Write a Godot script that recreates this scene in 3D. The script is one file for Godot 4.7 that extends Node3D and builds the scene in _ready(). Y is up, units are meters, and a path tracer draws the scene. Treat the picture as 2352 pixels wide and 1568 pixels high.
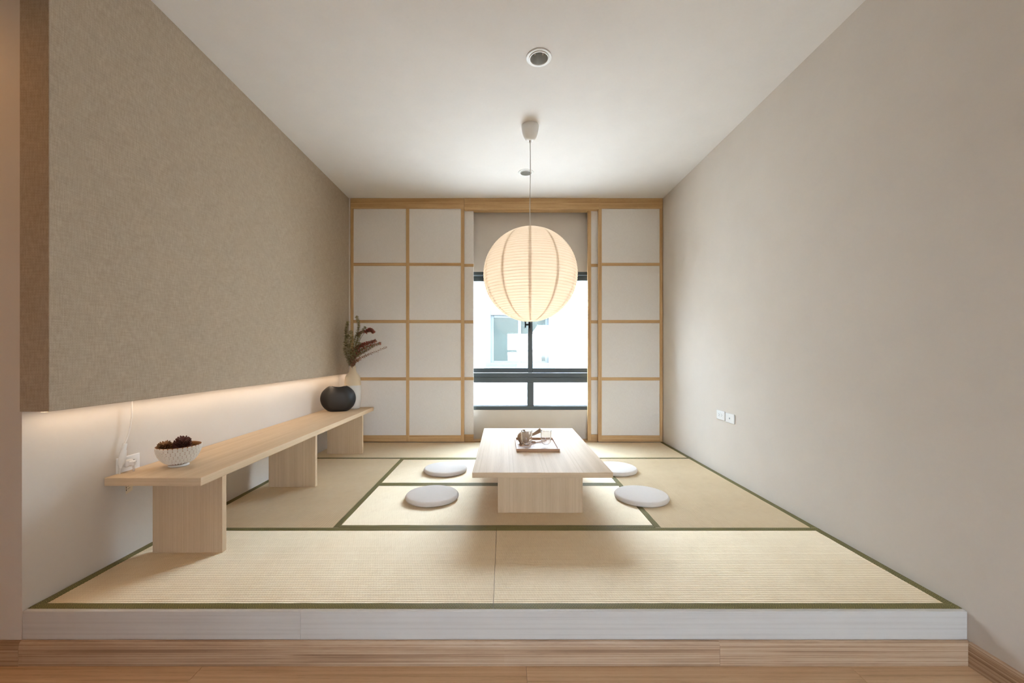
extends Node3D

# Units are metres. x runs to the right, y up, and d is the distance in front of the camera (z = -d).
const EYE := 0.97          # height of the lens above the mats
const FOCAL := 920.0       # focal length in pixels of the 2352 x 1568 frame
const XL := -1.815         # left wall
const XR := 1.745          # right wall
const XP := -1.704         # face of the fabric bulkhead
const DB := 4.396          # front plane of the screen doors
const DW := 4.55           # window wall
const DF := 1.508          # front of the platform
const CY := 2.676          # ceiling
const FY := -0.197         # timber floor in front of the platform
const REAR := -3.2         # wall behind the camera (as d)
const DOWN := [Vector2(0.2007, 2.308), Vector2(0.205, 3.773)]   # x and d of the recessed lamps
const XFAR := -4.4         # far left wall of the front room

var taken := {}
var M := {}
var rng := RandomNumberGenerator.new()


# ------------------------------------------------------------------ helpers
func V(x: float, y: float, d: float) -> Vector3:
	return Vector3(x, y, -d)


func numbered(called: String) -> String:
	if not taken.has(called):
		taken[called] = 0
		return called
	taken[called] += 1
	return "%s_%03d" % [called, taken[called]]


func tag(o: Node, label: String, category: String, group := "", kind := "") -> Node:
	o.set_meta("label", label)
	o.set_meta("category", category)
	if group != "":
		o.set_meta("group", group)
	if kind != "":
		o.set_meta("kind", kind)
	return o


func thing(called: String, label: String, category: String, at := Vector3.ZERO, group := "", kind := "") -> Node3D:
	var o := Node3D.new()
	o.name = numbered(called)
	add_child(o, true)
	o.position = at
	tag(o, label, category, group, kind)
	return o


func mb() -> SurfaceTool:
	var st := SurfaceTool.new()
	st.begin(Mesh.PRIMITIVE_TRIANGLES)
	return st


func part(called: String, st, material: Material, parent: Node = self) -> MeshInstance3D:
	var o := MeshInstance3D.new()
	o.mesh = st if st is Mesh else st.commit()
	o.material_override = material
	o.name = numbered(called) if parent == self else called
	o.cast_shadow = GeometryInstance3D.SHADOW_CASTING_SETTING_ON
	parent.add_child(o, true)
	return o


func tri(st: SurfaceTool, p: Array, n: Array, uv: Array) -> void:
	var order := [0, 1, 2]
	var face: Vector3 = (p[1] - p[0]).cross(p[2] - p[0])
	if face.dot(n[0] + n[1] + n[2]) > 0.0:
		order = [0, 2, 1]
	for k in order:
		st.set_normal(n[k])
		st.set_uv(uv[k])
		st.add_vertex(p[k])


func quad(st: SurfaceTool, a: Vector3, b: Vector3, c: Vector3, d: Vector3, n: Vector3, ua := Vector2.ZERO, ub := Vector2.RIGHT, uc := Vector2.ONE, ud := Vector2.DOWN) -> void:
	tri(st, [a, b, c], [n, n, n], [ua, ub, uc])
	tri(st, [a, c, d], [n, n, n], [ua, uc, ud])


func quad_n(st: SurfaceTool, p: Array, n: Array, uv: Array) -> void:
	tri(st, [p[0], p[1], p[2]], [n[0], n[1], n[2]], [uv[0], uv[1], uv[2]])
	tri(st, [p[0], p[2], p[3]], [n[0], n[2], n[3]], [uv[0], uv[2], uv[3]])


func face_uv(p: Vector3, axis: int, grain: int, shift: Vector2) -> Vector2:
	var others := [0, 1, 2]
	others.erase(axis)
	var g := grain if grain != axis else int(others[0])
	others.erase(g)
	return Vector2(p[g], p[others[0]]) + shift


# a box between two corners with chamfered edges; u runs along the grain axis, in metres
func bx(st: SurfaceTool, lo: Vector3, hi: Vector3, bevel := 0.0, grain := 0, shift := Vector2.ZERO) -> void:
	var a := Vector3(minf(lo.x, hi.x), minf(lo.y, hi.y), minf(lo.z, hi.z))
	var b := Vector3(maxf(lo.x, hi.x), maxf(lo.y, hi.y), maxf(lo.z, hi.z))
	var w := minf(bevel, 0.45 * minf(b.x - a.x, minf(b.y - a.y, b.z - a.z)))
	var corner := func(s: Array, axis: int) -> Vector3:
		var v := Vector3.ZERO
		for k in 3:
			v[k] = (b[k] if s[k] > 0 else a[k]) - (0.0 if k == axis else w * s[k])
		return v
	for axis in 3:
		var i := (axis + 1) % 3
		var j := (axis + 2) % 3
		for s in [-1, 1]:
			var n := Vector3.ZERO
			n[axis] = s
			var p := []
			for q in [[-1, -1], [1, -1], [1, 1], [-1, 1]]:
				var sg := [0, 0, 0]
				sg[axis] = s
				sg[i] = q[0]
				sg[j] = q[1]
				p.append(corner.call(sg, axis))
			quad(st, p[0], p[1], p[2], p[3], n, face_uv(p[0], axis, grain, shift), face_uv(p[1], axis, grain, shift), face_uv(p[2], axis, grain, shift), face_uv(p[3], axis, grain, shift))
	if w <= 0.0:
		return
	for axis in 3:      # the edges that run along this axis
		var i := (axis + 1) % 3
		var j := (axis + 2) % 3
		for si in [-1, 1]:
			for sj in [-1, 1]:
				var n := Vector3.ZERO
				n[i] = si
				n[j] = sj
				n = n.normalized()
				var s0 := [0, 0, 0]
				s0[i] = si
				s0[j] = sj
				s0[axis] = -1
				var s1 := s0.duplicate()
				s1[axis] = 1
				var p := [corner.call(s0, i), corner.call(s1, i), corner.call(s1, j), corner.call(s0, j)]
				quad(st, p[0], p[1], p[2], p[3], n, face_uv(p[0], i, grain, shift), face_uv(p[1], i, grain, shift), face_uv(p[2], i, grain, shift), face_uv(p[3], i, grain, shift))
	for sx in [-1, 1]:
		for sy in [-1, 1]:
			for sz in [-1, 1]:
				var s := [sx, sy, sz]
				var n := Vector3(sx, sy, sz).normalized()
				var p := [corner.call(s, 0), corner.call(s, 1), corner.call(s, 2)]
				tri(st, p, [n, n, n], [face_uv(p[0], 0, grain, shift), face_uv(p[1], 0, grain, shift), face_uv(p[2], 0, grain, shift)])


# a box given by x, y and d ranges
func bd(st: SurfaceTool, x0: float, x1: float, y0: float, y1: float, d0: float, d1: float, bevel := 0.0, grain := 0, shift := Vector2.ZERO) -> void:
	bx(st, V(x0, y0, d0), V(x1, y1, d1), bevel, grain, shift)


# a profile of (radius, height) turned about the y axis; sharp corners stay sharp
func lathe(st: SurfaceTool, profile: Array, segs := 48, at := Vector3.ZERO, squash := Vector2.ONE) -> void:
	var normals := []
	for k in profile.size() - 1:
		var t: Vector2 = profile[k + 1] - profile[k]
		normals.append(Vector2(t.y, -t.x).normalized())
	var run := 0.0
	for k in profile.size() - 1:
		var a: Vector2 = profile[k]
		var b: Vector2 = profile[k + 1]
		var n0: Vector2 = normals[k]
		var n1: Vector2 = normals[k]
		if k > 0 and normals[k - 1].dot(n0) > 0.6:
			n0 = (n0 + normals[k - 1]).normalized()
		if k < normals.size() - 1 and normals[k + 1].dot(n1) > 0.6:
			n1 = (normals[k] + normals[k + 1]).normalized()
		var len := a.distance_to(b)
		for s in segs:
			var p := []
			var n := []
			var uv := []
			for q in [[0, a, n0, run], [1, a, n0, run], [1, b, n1, run + len], [0, b, n1, run + len]]:
				var ang: float = TAU * (s + q[0]) / segs
				var c := cos(ang)
				var z := sin(ang)
				p.append(at + Vector3(q[1].x * c * squash.x, q[1].y, q[1].x * z * squash.y))
				n.append(Vector3(q[2].x * c / squash.x, q[2].y, q[2].x * z / squash.y).normalized())
				uv.append(Vector2(float(s + q[0]) / segs, q[3]))
			if a.x < 1e-6:
				tri(st, [p[0], p[2], p[3]], [n[0], n[2], n[3]], [uv[0], uv[2], uv[3]])
			elif b.x < 1e-6:
				tri(st, [p[0], p[1], p[2]], [n[0], n[1], n[2]], [uv[0], uv[1], uv[2]])
			else:
				quad_n(st, p, n, uv)
		run += len


# a round tube along points; radii is one number or one for each point
func tube(st: SurfaceTool, pts: Array, radii, segs := 8, caps := true) -> void:
	var rings := []
	var dirs := []
	var side := Vector3.ZERO
	for k in pts.size():
		var t: Vector3 = (pts[mini(k + 1, pts.size() - 1)] - pts[maxi(k - 1, 0)]).normalized()
		if side == Vector3.ZERO:
			side = t.cross(Vector3.UP if absf(t.y) < 0.9 else Vector3.RIGHT).normalized()
		side = (side - t * side.dot(t)).normalized()
		var up := t.cross(side)
		var ring := []
		for s in segs:
			ring.append((side * cos(TAU * s / segs) + up * sin(TAU * s / segs)))
		rings.append(ring)
		dirs.append(t)
	var run := 0.0
	for k in pts.size() - 1:
		var r0: float = radii[k] if radii is Array else radii
		var r1: float = radii[k + 1] if radii is Array else radii
		var next: float = run + pts[k].distance_to(pts[k + 1])
		for s in segs:
			var e := (s + 1) % segs
			quad_n(st, [pts[k] + rings[k][s] * r0, pts[k] + rings[k][e] * r0, pts[k + 1] + rings[k + 1][e] * r1, pts[k + 1] + rings[k + 1][s] * r1],
				[rings[k][s], rings[k][e], rings[k + 1][e], rings[k + 1][s]],
				[Vector2(run, float(s) / segs), Vector2(run, float(s + 1) / segs), Vector2(next, float(s + 1) / segs), Vector2(next, float(s) / segs)])
		run = next
	if caps:
		for q in [[0, -1.0], [pts.size() - 1, 1.0]]:
			var r: float = radii[q[0]] if radii is Array else radii
			var n: Vector3 = dirs[q[0]] * q[1]
			for s in segs:
				tri(st, [pts[q[0]], pts[q[0]] + rings[q[0]][s] * r, pts[q[0]] + rings[q[0]][(s + 1) % segs] * r], [n, n, n], [Vector2.ZERO, Vector2.RIGHT, Vector2.ONE])


func curve(points: Array, steps := 6) -> Array:     # Catmull-Rom through the points
	var out := []
	for k in points.size() - 1:
		var a = points[maxi(k - 1, 0)]
		var b = points[k]
		var c = points[k + 1]
		var d = points[mini(k + 2, points.size() - 1)]
		for s in steps:
			out.append(b.cubic_interpolate(c, a, d, float(s) / steps))
	out.append(points[-1])
	return out


# ------------------------------------------------------------------ materials
func srgb(r: int, g: int, b: int) -> Color:
	return Color8(r, g, b)


func plain(called: String, color: Color, rough := 0.8, spec := 0.5) -> StandardMaterial3D:
	var m := StandardMaterial3D.new()
	m.resource_name = called
	m.albedo_color = color
	m.roughness = rough
	m.metallic_specular = spec
	return m


# seamless noise stretched to a picture, as bytes
func noise(seed_: int, freq: float, w: int, h: int, ow: int, oh: int, octaves := 3) -> PackedByteArray:
	var n := FastNoiseLite.new()
	n.seed = seed_
	n.noise_type = FastNoiseLite.TYPE_SIMPLEX_SMOOTH
	n.frequency = freq
	n.fractal_octaves = octaves
	var im := n.get_seamless_image(w, h)
	im.convert(Image.FORMAT_L8)
	if w != ow or h != oh:
		im.resize(ow, oh, Image.INTERPOLATE_CUBIC)
	return im.get_data()


func color_tex(w: int, h: int, value: PackedFloat32Array, stops: Array) -> ImageTexture:     # stops: colours from 0 to 1, evenly spaced
	var data := PackedByteArray()
	data.resize(w * h * 3)
	var lut := PackedByteArray()
	lut.resize(256 * 3)
	for k in 256:
		var f := k / 255.0 * (stops.size() - 1)
		var i := mini(int(f), stops.size() - 2)
		var c: Color = stops[i].lerp(stops[i + 1], f - i)
		lut[k * 3] = int(c.r * 255)
		lut[k * 3 + 1] = int(c.g * 255)
		lut[k * 3 + 2] = int(c.b * 255)
	for k in w * h:
		var q := clampi(int(value[k] * 255.0), 0, 255) * 3
		data[k * 3] = lut[q]
		data[k * 3 + 1] = lut[q + 1]
		data[k * 3 + 2] = lut[q + 2]
	return ImageTexture.create_from_image(Image.create_from_data(w, h, false, Image.FORMAT_RGB8, data))


func height_tex(w: int, h: int, value: PackedFloat32Array) -> ImageTexture:
	var data := PackedByteArray()
	data.resize(w * h)
	for k in w * h:
		data[k] = clampi(int(value[k] * 255.0), 0, 255)
	return ImageTexture.create_from_image(Image.create_from_data(w, h, false, Image.FORMAT_L8, data))


# straight wood grain: u along the grain. length and width are the metres one picture covers
func wood(called: String, stops: Array, seed_: int, length: float, width: float, rough: float, streak := 0.55, bump := 0.03) -> StandardMaterial3D:
	var w := 512
	var h := 512
	var fine := noise(seed_, 0.045, 24, 512, w, h, 4)
	var mid := noise(seed_ + 1, 0.02, 20, 512, w, h, 3)
	var pores := noise(seed_ + 2, 0.2, 96, 512, w, h, 2)
	var broad := noise(seed_ + 3, 0.02, 128, 128, w, h, 2)
	var v := PackedFloat32Array()
	var hgt := PackedFloat32Array()
	v.resize(w * h)
	hgt.resize(w * h)
	for k in w * h:
		var pore := smoothstep(0.62, 0.8, pores[k] / 255.0)
		v[k] = clampf(0.5 + streak * (fine[k] / 255.0 - 0.5) + 0.5 * (mid[k] / 255.0 - 0.5) + 0.3 * (broad[k] / 255.0 - 0.5) - 0.22 * pore, 0.0, 1.0)
		hgt[k] = clampf(0.75 + 0.3 * (fine[k] / 255.0 - 0.5) - 0.5 * pore, 0.0, 1.0)
	var m := plain(called, Color.WHITE, rough)
	m.albedo_texture = color_tex(w, h, v, stops)
	m.heightmap_enabled = true
	m.heightmap_texture = height_tex(w, h, hgt)
	m.heightmap_scale = bump
	m.uv1_scale = Vector3(1.0 / length, 1.0 / width, 1.0)
	return m


# paint or plaster with a faint unevenness
func paint(called: String, color: Color, seed_: int, rough := 0.85, metres := 1.5) -> StandardMaterial3D:
	var w := 256
	var a := noise(seed_, 0.02, w, w, w, w, 4)
	var b := noise(seed_ + 1, 0.25, w, w, w, w, 2)
	var v := PackedFloat32Array()
	v.resize(w * w)
	for k in w * w:
		v[k] = 0.5 + 0.6 * (a[k] / 255.0 - 0.5) + 0.25 * (b[k] / 255.0 - 0.5)
	var m := plain(called, Color.WHITE, rough, 0.35)
	m.albedo_texture = color_tex(w, w, v, [color.darkened(0.02), color.lightened(0.015)])
	m.uv1_scale = Vector3(1.0 / metres, 1.0 / metres, 1.0)
	return m


# woven wallcovering: threads up and across, slubs
func weave(called: String, dark: Color, light: Color, seed_: int, metres: float, relief: float) -> StandardMaterial3D:
	var w := 1024
	var across := noise(seed_, 0.16, 128, 1024, w, w, 2)
	var up := noise(seed_ + 1, 0.16, 1024, 96, w, w, 2)
	var grainy := noise(seed_ + 2, 0.3, w, w, w, w, 1)
	var broad := noise(seed_ + 3, 0.01, w, w, w, w, 2)
	var v := PackedFloat32Array()
	var hgt := PackedFloat32Array()
	v.resize(w * w)
	hgt.resize(w * w)
	for y in w:
		for x in w:
			var k := y * w + x
			var over := float((x / 5 + y / 5) % 2)
			var t := 0.62 * (across[k] / 255.0) + 0.46 * (up[k] / 255.0) + 0.2 * (grainy[k] / 255.0) + 0.1 * over - 0.2
			v[k] = clampf(t + 0.15 * (broad[k] / 255.0 - 0.5), 0.0, 1.0)
			hgt[k] = clampf(t, 0.0, 1.0)
	var m := plain(called, Color.WHITE, 0.92, 0.25)
	m.albedo_texture = color_tex(w, w, v, [dark, light])
	m.heightmap_enabled = true
	m.heightmap_texture = height_tex(w, w, hgt)
	m.heightmap_scale = relief
	m.uv1_scale = Vector3(1.0 / metres, 1.0 / metres, 1.0)
	return m


# rush matting; u runs along the ribs, strands run across them
func rush(called: String, seed_: int) -> StandardMaterial3D:
	var w := 1024
	var h := 512
	var strand := noise(seed_, 0.35, 1024, 10, w, h, 2)
	var patchy := noise(seed_ + 1, 0.015, 128, 64, w, h, 3)
	var fleck := noise(seed_ + 2, 0.3, 512, 256, w, h, 2)
	var v := PackedFloat32Array()
	var hgt := PackedFloat32Array()
	v.resize(w * h)
	hgt.resize(w * h)
	for y in h:
		var row := y / 32                    # one rib of 14 mm
		for x in w:
			var k := y * w + x
			var twist := 0.5 + 0.5 * sin(TAU * (x / 25.0 + (y % 32) / 40.0 + (row * 7 % 5) * 0.23))
			v[k] = clampf(0.5 + 0.55 * (strand[k] / 255.0 - 0.5) + 0.12 * (patchy[k] / 255.0 - 0.5) + 0.3 * (fleck[k] / 255.0 - 0.5) + 0.1 * (twist - 0.5), 0.0, 1.0)
			hgt[k] = clampf(0.4 + 0.4 * (strand[k] / 255.0 - 0.5) + 0.2 * twist, 0.0, 1.0)
	var m := plain(called, Color.WHITE, 0.6, 1.0)
	m.metallic = 0.34
	m.anisotropy_enabled = true        # the strands are glossy fibres: their sheen spreads across them
	m.anisotropy = 0.9
	m.albedo_texture = color_tex(w, h, v, [srgb(208, 180, 136), srgb(238, 216, 180), srgb(248, 232, 202)])
	m.heightmap_enabled = true
	m.heightmap_texture = height_tex(w, h, hgt)
	m.heightmap_scale = 0.04
	m.uv1_scale = Vector3(1.0 / 0.448, 1.0 / 0.224, 1.0)
	return m


# green-black border cloth with a woven tortoiseshell figure
func brocade(called: String) -> StandardMaterial3D:
	var w := 256
	var h := 148
	var v := PackedFloat32Array()
	v.resize(w * h)
	for y in h:
		for x in w:
			var best := 9.0
			for q in [[0.0, 0.0], [1.0, 0.0], [0.5, 0.5], [0.0, 1.0], [1.0, 1.0]]:
				var p := Vector2((x / float(w) - q[0]) * 1.732, y / float(h) - q[1])
				var r := maxf(absf(p.y) * 1.0, absf(p.y) * 0.5 + absf(p.x) * 0.866)
				best = minf(best, r)
			var t := best / 0.5
			var gold := 0.0
			for line in [0.16, 0.52, 0.93]:
				gold = maxf(gold, 1.0 - smoothstep(0.1, 0.15, absf(t - line)))
			var thread := 0.1 * float((x / 4 + y / 4) % 2)
			v[y * w + x] = clampf(gold * 0.9 + thread, 0.0, 1.0)
	var m := plain(called, Color.WHITE, 0.62, 0.45)
	m.albedo_texture = color_tex(w, h, v, [srgb(34, 31, 16), srgb(146, 134, 78)])
	m.uv1_scale = Vector3(1.0 / 0.033, 1.0 / 0.0191, 1.0)
	return m


func glass(called: String, tint: Color, alpha: float) -> StandardMaterial3D:
	var m := plain(called, Color(tint.r, tint.g, tint.b, alpha), 0.03)
	m.transparency = BaseMaterial3D.TRANSPARENCY_ALPHA
	return m


func glowing(called: String, color: Color, energy: float) -> StandardMaterial3D:
	var m := plain(called, color, 0.6)
	m.emission_enabled = true
	m.emission = color
	m.emission_energy_multiplier = energy
	return m


func make_materials() -> void:
	M.oak = wood("pale_oak", [srgb(202, 174, 140), srgb(216, 190, 157), srgb(224, 199, 167)], 11, 2.2, 0.2, 0.52, 0.4)
	M.oak.metallic_specular = 0.24
	M.pine = wood("honey_timber", [srgb(176, 134, 84), srgb(205, 167, 116), srgb(218, 184, 136)], 31, 1.6, 0.3, 0.5)
	M.laminate = wood("laminate", [srgb(188, 150, 112), srgb(214, 176, 136), srgb(226, 194, 156)], 51, 1.5, 0.34, 0.4, 0.7)
	M.skirt = wood("skirting_timber", [srgb(150, 118, 90), srgb(190, 158, 127), srgb(207, 182, 154)], 71, 1.8, 0.16, 0.45, 0.9, 0.05)
	M.tray_wood = wood("tray_timber", [srgb(150, 108, 74), srgb(188, 146, 108), srgb(200, 164, 126)], 91, 0.6, 0.2, 0.4)
	M.paint = paint("beige_paint", srgb(219, 209, 197), 5)
	M.ceiling = paint("ceiling_paint", srgb(240, 236, 231), 7, 0.9)
	M.riser = wood("white_stained_board", [srgb(198, 191, 183), srgb(209, 203, 195), srgb(213, 208, 201)], 9, 1.8, 0.16, 0.55, 0.5, 0.02)
	M.white_wall = paint("outside_render", srgb(236, 236, 234), 13)
	M.slab = plain("concrete", srgb(190, 188, 184), 0.9)
	M.fabric = weave("linen_wallcovering", srgb(164, 147, 126), srgb(191, 174, 152), 17, 1.1, 0.03)
	M.paper = weave("screen_cloth", srgb(232, 226, 219), srgb(242, 238, 232), 23, 0.7, 0.008)
	M.rush = rush("woven_rush", 41)
	M.border = brocade("border_cloth")
	M.frame = plain("dark_window_metal", srgb(62, 70, 70), 0.4, 0.5)
	M.gasket = plain("black_rubber", srgb(24, 26, 26), 0.7)
	M.pale_metal = plain("grey_window_metal", srgb(62, 70, 73), 0.5)
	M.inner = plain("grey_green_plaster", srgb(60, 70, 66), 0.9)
	M.pane = glass("window_glass", Color(0.93, 0.97, 0.96), 0.012)
	M.far_pane = glass("far_window_glass", Color(0.66, 0.73, 0.70), 0.042)
	M.far_pane.metallic_specular = 0.15
	M.plastic = plain("white_plastic", srgb(240, 239, 235), 0.35)
	M.slot = plain("socket_hole", srgb(40, 38, 36), 0.6)
	M.grey_plastic = plain("grey_plastic", srgb(150, 152, 152), 0.45)
	M.cord = plain("white_cord", srgb(226, 222, 216), 0.5)
	M.cushion = paint("felt_cushion", srgb(232, 222, 212), 61, 0.95, 0.4)
	M.black = plain("black_ceramic", srgb(46, 44, 42), 0.5, 0.5)
	M.cream = plain("cream_ceramic", srgb(224, 204, 172), 0.5)
	M.white_ceramic = plain("white_ceramic", srgb(232, 228, 222), 0.6)
	M.chip = plain("carved_white", srgb(232, 226, 214), 0.55)
	M.tan = plain("bare_tan_wood", srgb(168, 118, 72), 0.7)
	M.bowl_in = plain("bowl_inside", srgb(150, 100, 50), 0.5)
	M.cone_dark = plain("pine_cone_dark", srgb(92, 46, 36), 0.7)
	M.cone_brown = plain("pine_cone_brown", srgb(132, 92, 52), 0.7)
	M.stem = plain("dry_stem", srgb(116, 92, 56), 0.8)
	for q in [["leaf", srgb(172, 160, 112)], ["leaf_pale", srgb(208, 194, 150)], ["red_leaf", srgb(200, 98, 76)], ["brown_leaf", srgb(158, 112, 86)]]:
		M[q[0]] = plain(q[0], q[1], 0.75)
		M[q[0]].backlight_enabled = true
		M[q[0]].backlight = Color(0.25, 0.22, 0.15)
	M.clay = plain("brown_clay", srgb(168, 140, 112), 0.55)
	M.glassware = glass("clear_glass", Color(0.97, 1.0, 1.0), 0.04)
	M.thick_glass = plain("thick_clear_glass", Color(1.0, 1.0, 1.0, 0.0), 0.0)
	M.thick_glass.refraction_enabled = true
	M.thick_glass.refraction_scale = 0.05
	M.washi = plain("washi_paper", srgb(230, 226, 220), 0.9, 0.2)
	M.washi.backlight_enabled = true
	M.washi.backlight = Color(1.0, 0.97, 0.93)
	M.lap = plain("doubled_washi", srgb(228, 220, 208), 0.9, 0.2)
	M.lap.backlight_enabled = true
	M.lap.backlight = Color(0.9, 0.87, 0.82)
	M.wire = plain("bamboo_rib", srgb(224, 210, 188), 0.8)
	M.chrome = plain("brushed_reflector", srgb(206, 206, 202), 0.3)
	M.chrome.metallic = 0.25
	M.trim_ring = plain("lamp_rim", srgb(238, 238, 234), 0.4)
	M.bulb = glowing("warm_bulb", Color(1.0, 0.88, 0.74), 4.0)
	M.led = glowing("led_tape", Color(1.0, 0.86, 0.7), 2.0)
	M.warm_lens = glowing("warm_lamp_lens", Color(1.0, 0.8, 0.56), 3.0)


# ------------------------------------------------------------------ scene
func _ready() -> void:
	rng.seed = 7
	var cam := Camera3D.new()
	cam.name = "camera"
	cam.projection = Camera3D.PROJECTION_FRUSTUM
	cam.near = 0.05
	cam.far = 100.0
	cam.size = 0.05 * 1568.0 / FOCAL
	cam.frustum_offset = Vector2(18.0, 28.0) * 0.05 / FOCAL
	cam.position = Vector3(0, EYE, 0)
	add_child(cam)
	cam.current = true

	var sky_mat := ProceduralSkyMaterial.new()
	sky_mat.sky_top_color = Color(0.82, 0.91, 1.0)
	sky_mat.sky_horizon_color = Color(0.9, 0.95, 1.0)
	sky_mat.ground_horizon_color = Color(0.7, 0.7, 0.68)
	sky_mat.ground_bottom_color = Color(0.6, 0.6, 0.58)
	sky_mat.sky_energy_multiplier = 4.0
	sky_mat.ground_energy_multiplier = 2.0
	var sun := DirectionalLight3D.new()      # strikes the building opposite and the yard, and enters neither window of the alcove
	sun.name = "sun"
	sun.look_at_from_position(Vector3.ZERO, Vector3(-0.3, -0.85, -0.13))
	sun.light_color = Color(0.97, 0.985, 1.0)
	sun.light_energy = 10.0
	sun.light_angular_distance = 0.5
	sun.shadow_enabled = true
	add_child(sun)
	var sky := Sky.new()
	sky.sky_material = sky_mat
	var env := Environment.new()
	env.background_mode = Environment.BG_SKY
	env.sky = sky
	env.tonemap_mode = Environment.TONE_MAPPER_LINEAR
	env.tonemap_exposure = 1.31
	env.sdfgi_enabled = true
	env.ssao_enabled = true
	env.ssil_enabled = true
	var we := WorldEnvironment.new()
	we.name = "environment"
	we.environment = env
	add_child(we)

	make_materials()
	room()
	screens()
	window()
	neighbour()
	mats()
	table()
	bench()
	cushions()
	lantern()
	downlights()
	led_strip()
	sockets()
	bowl_and_cones()
	black_vase()
	bottle_vase()
	branches()
	tea_set()


func struct(called: String, st, m: Material, label: String, category: String) -> MeshInstance3D:
	var o := part(called, st, m)
	tag(o, label, category, "", "structure")
	return o


# ------------------------------------------------------------------ the room
func room() -> void:
	var st := mb()
	bd(st, XR, XR + 0.15, FY - 0.1, CY + 0.1, REAR - 0.15, 4.75)
	struct("wall_right", st, M.paint, "plain beige painted wall on the right with two white socket plates", "wall")

	st = mb()
	bd(st, XL - 0.15, XL, FY - 0.1, CY + 0.1, 1.5075, 4.75)
	struct("wall_left", st, M.paint, "pale painted wall behind the long bench, lit from above by a light strip", "wall")

	st = mb()
	bd(st, XFAR, XL - 0.1505, FY - 0.1, CY + 0.1, 1.5075, 1.6575)
	struct("wall_front", st, M.paint, "narrow strip of painted wall facing the room beside the fabric panel", "wall")

	st = mb()
	bd(st, XL + 0.001, XP, 0.753, CY - 0.001, 1.499, DB - 0.001, 0.0015, 1)
	struct("trim_1", st, M.fabric, "large brown woven fabric bulkhead panel hung on the wall over the bench", "wall panel")

	# the window wall, with an opening
	var wl := -0.47
	var wr := 1.068
	var wb := 0.332
	var wt := 1.90
	st = mb()
	bd(st, XL, wl, -0.02, CY, DW, DW + 0.16)
	bd(st, wr, XR, -0.02, CY, DW, DW + 0.16)
	bd(st, wl, wr, -0.02, wb, DW, DW + 0.16)
	bd(st, wl, wr, wt, CY, DW, DW + 0.16)
	bd(st, XL, -1.69, -0.02, CY, DB, DW)
	struct("wall_back", st, M.paint, "painted wall around the dark framed window between the screen doors", "wall")

	st = mb()
	# a slab with two square holes, hidden behind the rims of the recessed lamps
	var cuts := [REAR - 0.15, DOWN[0].y - 0.0515, DOWN[0].y + 0.0515, DOWN[1].y - 0.0515, DOWN[1].y + 0.0515, 4.75]
	for k in cuts.size() - 1:
		if k % 2 == 0:
			bd(st, XFAR - 0.15, XR + 0.15, CY, CY + 0.12, cuts[k], cuts[k + 1])
		else:
			var cx: float = DOWN[k / 2].x
			bd(st, XFAR - 0.15, cx - 0.0515, CY, CY + 0.12, cuts[k], cuts[k + 1])
			bd(st, cx + 0.0515, XR + 0.15, CY, CY + 0.12, cuts[k], cuts[k + 1])
	bd(st, XFAR - 0.15, XR + 0.15, CY + 0.121, CY + 0.16, REAR - 0.15, 4.75)
	struct("ceiling", st, M.ceiling, "smooth white ceiling with two recessed lamps and a hanging paper lantern", "ceiling")

	# platform: white riser in two boards, under the mats
	var t := thing("trim_2", "white stained board front of the raised mat platform", "platform", Vector3.ZERO, "", "structure")
	st = mb()
	bd(st, XL + 0.001, -0.767, -0.106, 0.0, DF, DF + 0.018, 0.0012, 0)
	part("board", st, M.riser, t)
	st = mb()
	bd(st, -0.7665, XR - 0.001, -0.106, 0.0, DF, DF + 0.018, 0.0012, 0, Vector2(0.4, 0.3))
	part("board", st, M.riser, t)
	st = mb()
	bd(st, XL + 0.001, XR - 0.001, FY + 0.001, -0.02, DF + 0.019, DW - 0.001)
	part("base", st, M.slab, t)

	# skirting under the riser: two lengths, rounded top
	t = thing("baseboard_front", "brown grained timber skirting along the foot of the platform", "skirting", Vector3.ZERO, "", "structure")
	for q in [[XL + 0.001, 0.8055], [0.806, XR - 0.001]]:
		st = mb()
		skirting(st, V(q[0], FY, DF), V(q[1], FY, DF), Vector3(0, 0, 1), q[0])
		part("board", st, M.skirt, t)
	st = mb()
	skirting(st, V(XR, FY, 1.497), V(XR, FY, REAR), Vector3(-1, 0, 0), 0.7)
	struct("baseboard_right", st, M.skirt, "timber skirting at the foot of the right wall", "skirting")
	st = mb()
	skirting(st, V(XFAR, FY, 1.5074), V(XL + 0.0005, FY, 1.5074), Vector3(0, 0, 1), 2.3)
	struct("baseboard_left", st, M.skirt, "timber skirting at the foot of the narrow wall strip beside the platform", "skirting")

	# timber floor of the front room: boards near the platform, plain beyond
	t = thing("floor", "orange-brown laminate board floor in front of the platform", "floor", Vector3.ZERO, "", "structure")
	st = mb()
	bd(st, XFAR - 0.15, XR + 0.15, FY - 0.12, FY - 0.011, REAR - 0.15, 1.7)
	part("underlay", st, M.slab, t)
	var row := 0
	var d := 1.511
	while d > REAR:
		var x: float = XFAR - [0.35, 0.8, 0.1, 0.6][row % 4]
		while x < XR:
			var x0 := maxf(x, XFAR)
			var x1 := minf(x + 1.208, XR)
			if x1 - x0 > 0.02:
				st = mb()
				bd(st, x0 + 0.0004, x1 - 0.0004, FY - 0.01, FY, maxf(d - 0.19, REAR) + 0.0004, d - 0.0004, 0.0008, 0, Vector2(rng.randf() * 3.0, rng.randf() * 3.0))
				part("floor_board", st, M.laminate, t)
			x += 1.208
		d -= 0.19
		row += 1

	# the rest of the front room, behind the camera, with its own window and lamps
	st = mb()
	bd(st, XFAR - 0.15, XFAR, FY - 0.1, CY + 0.1, REAR - 0.15, 1.645)
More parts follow.
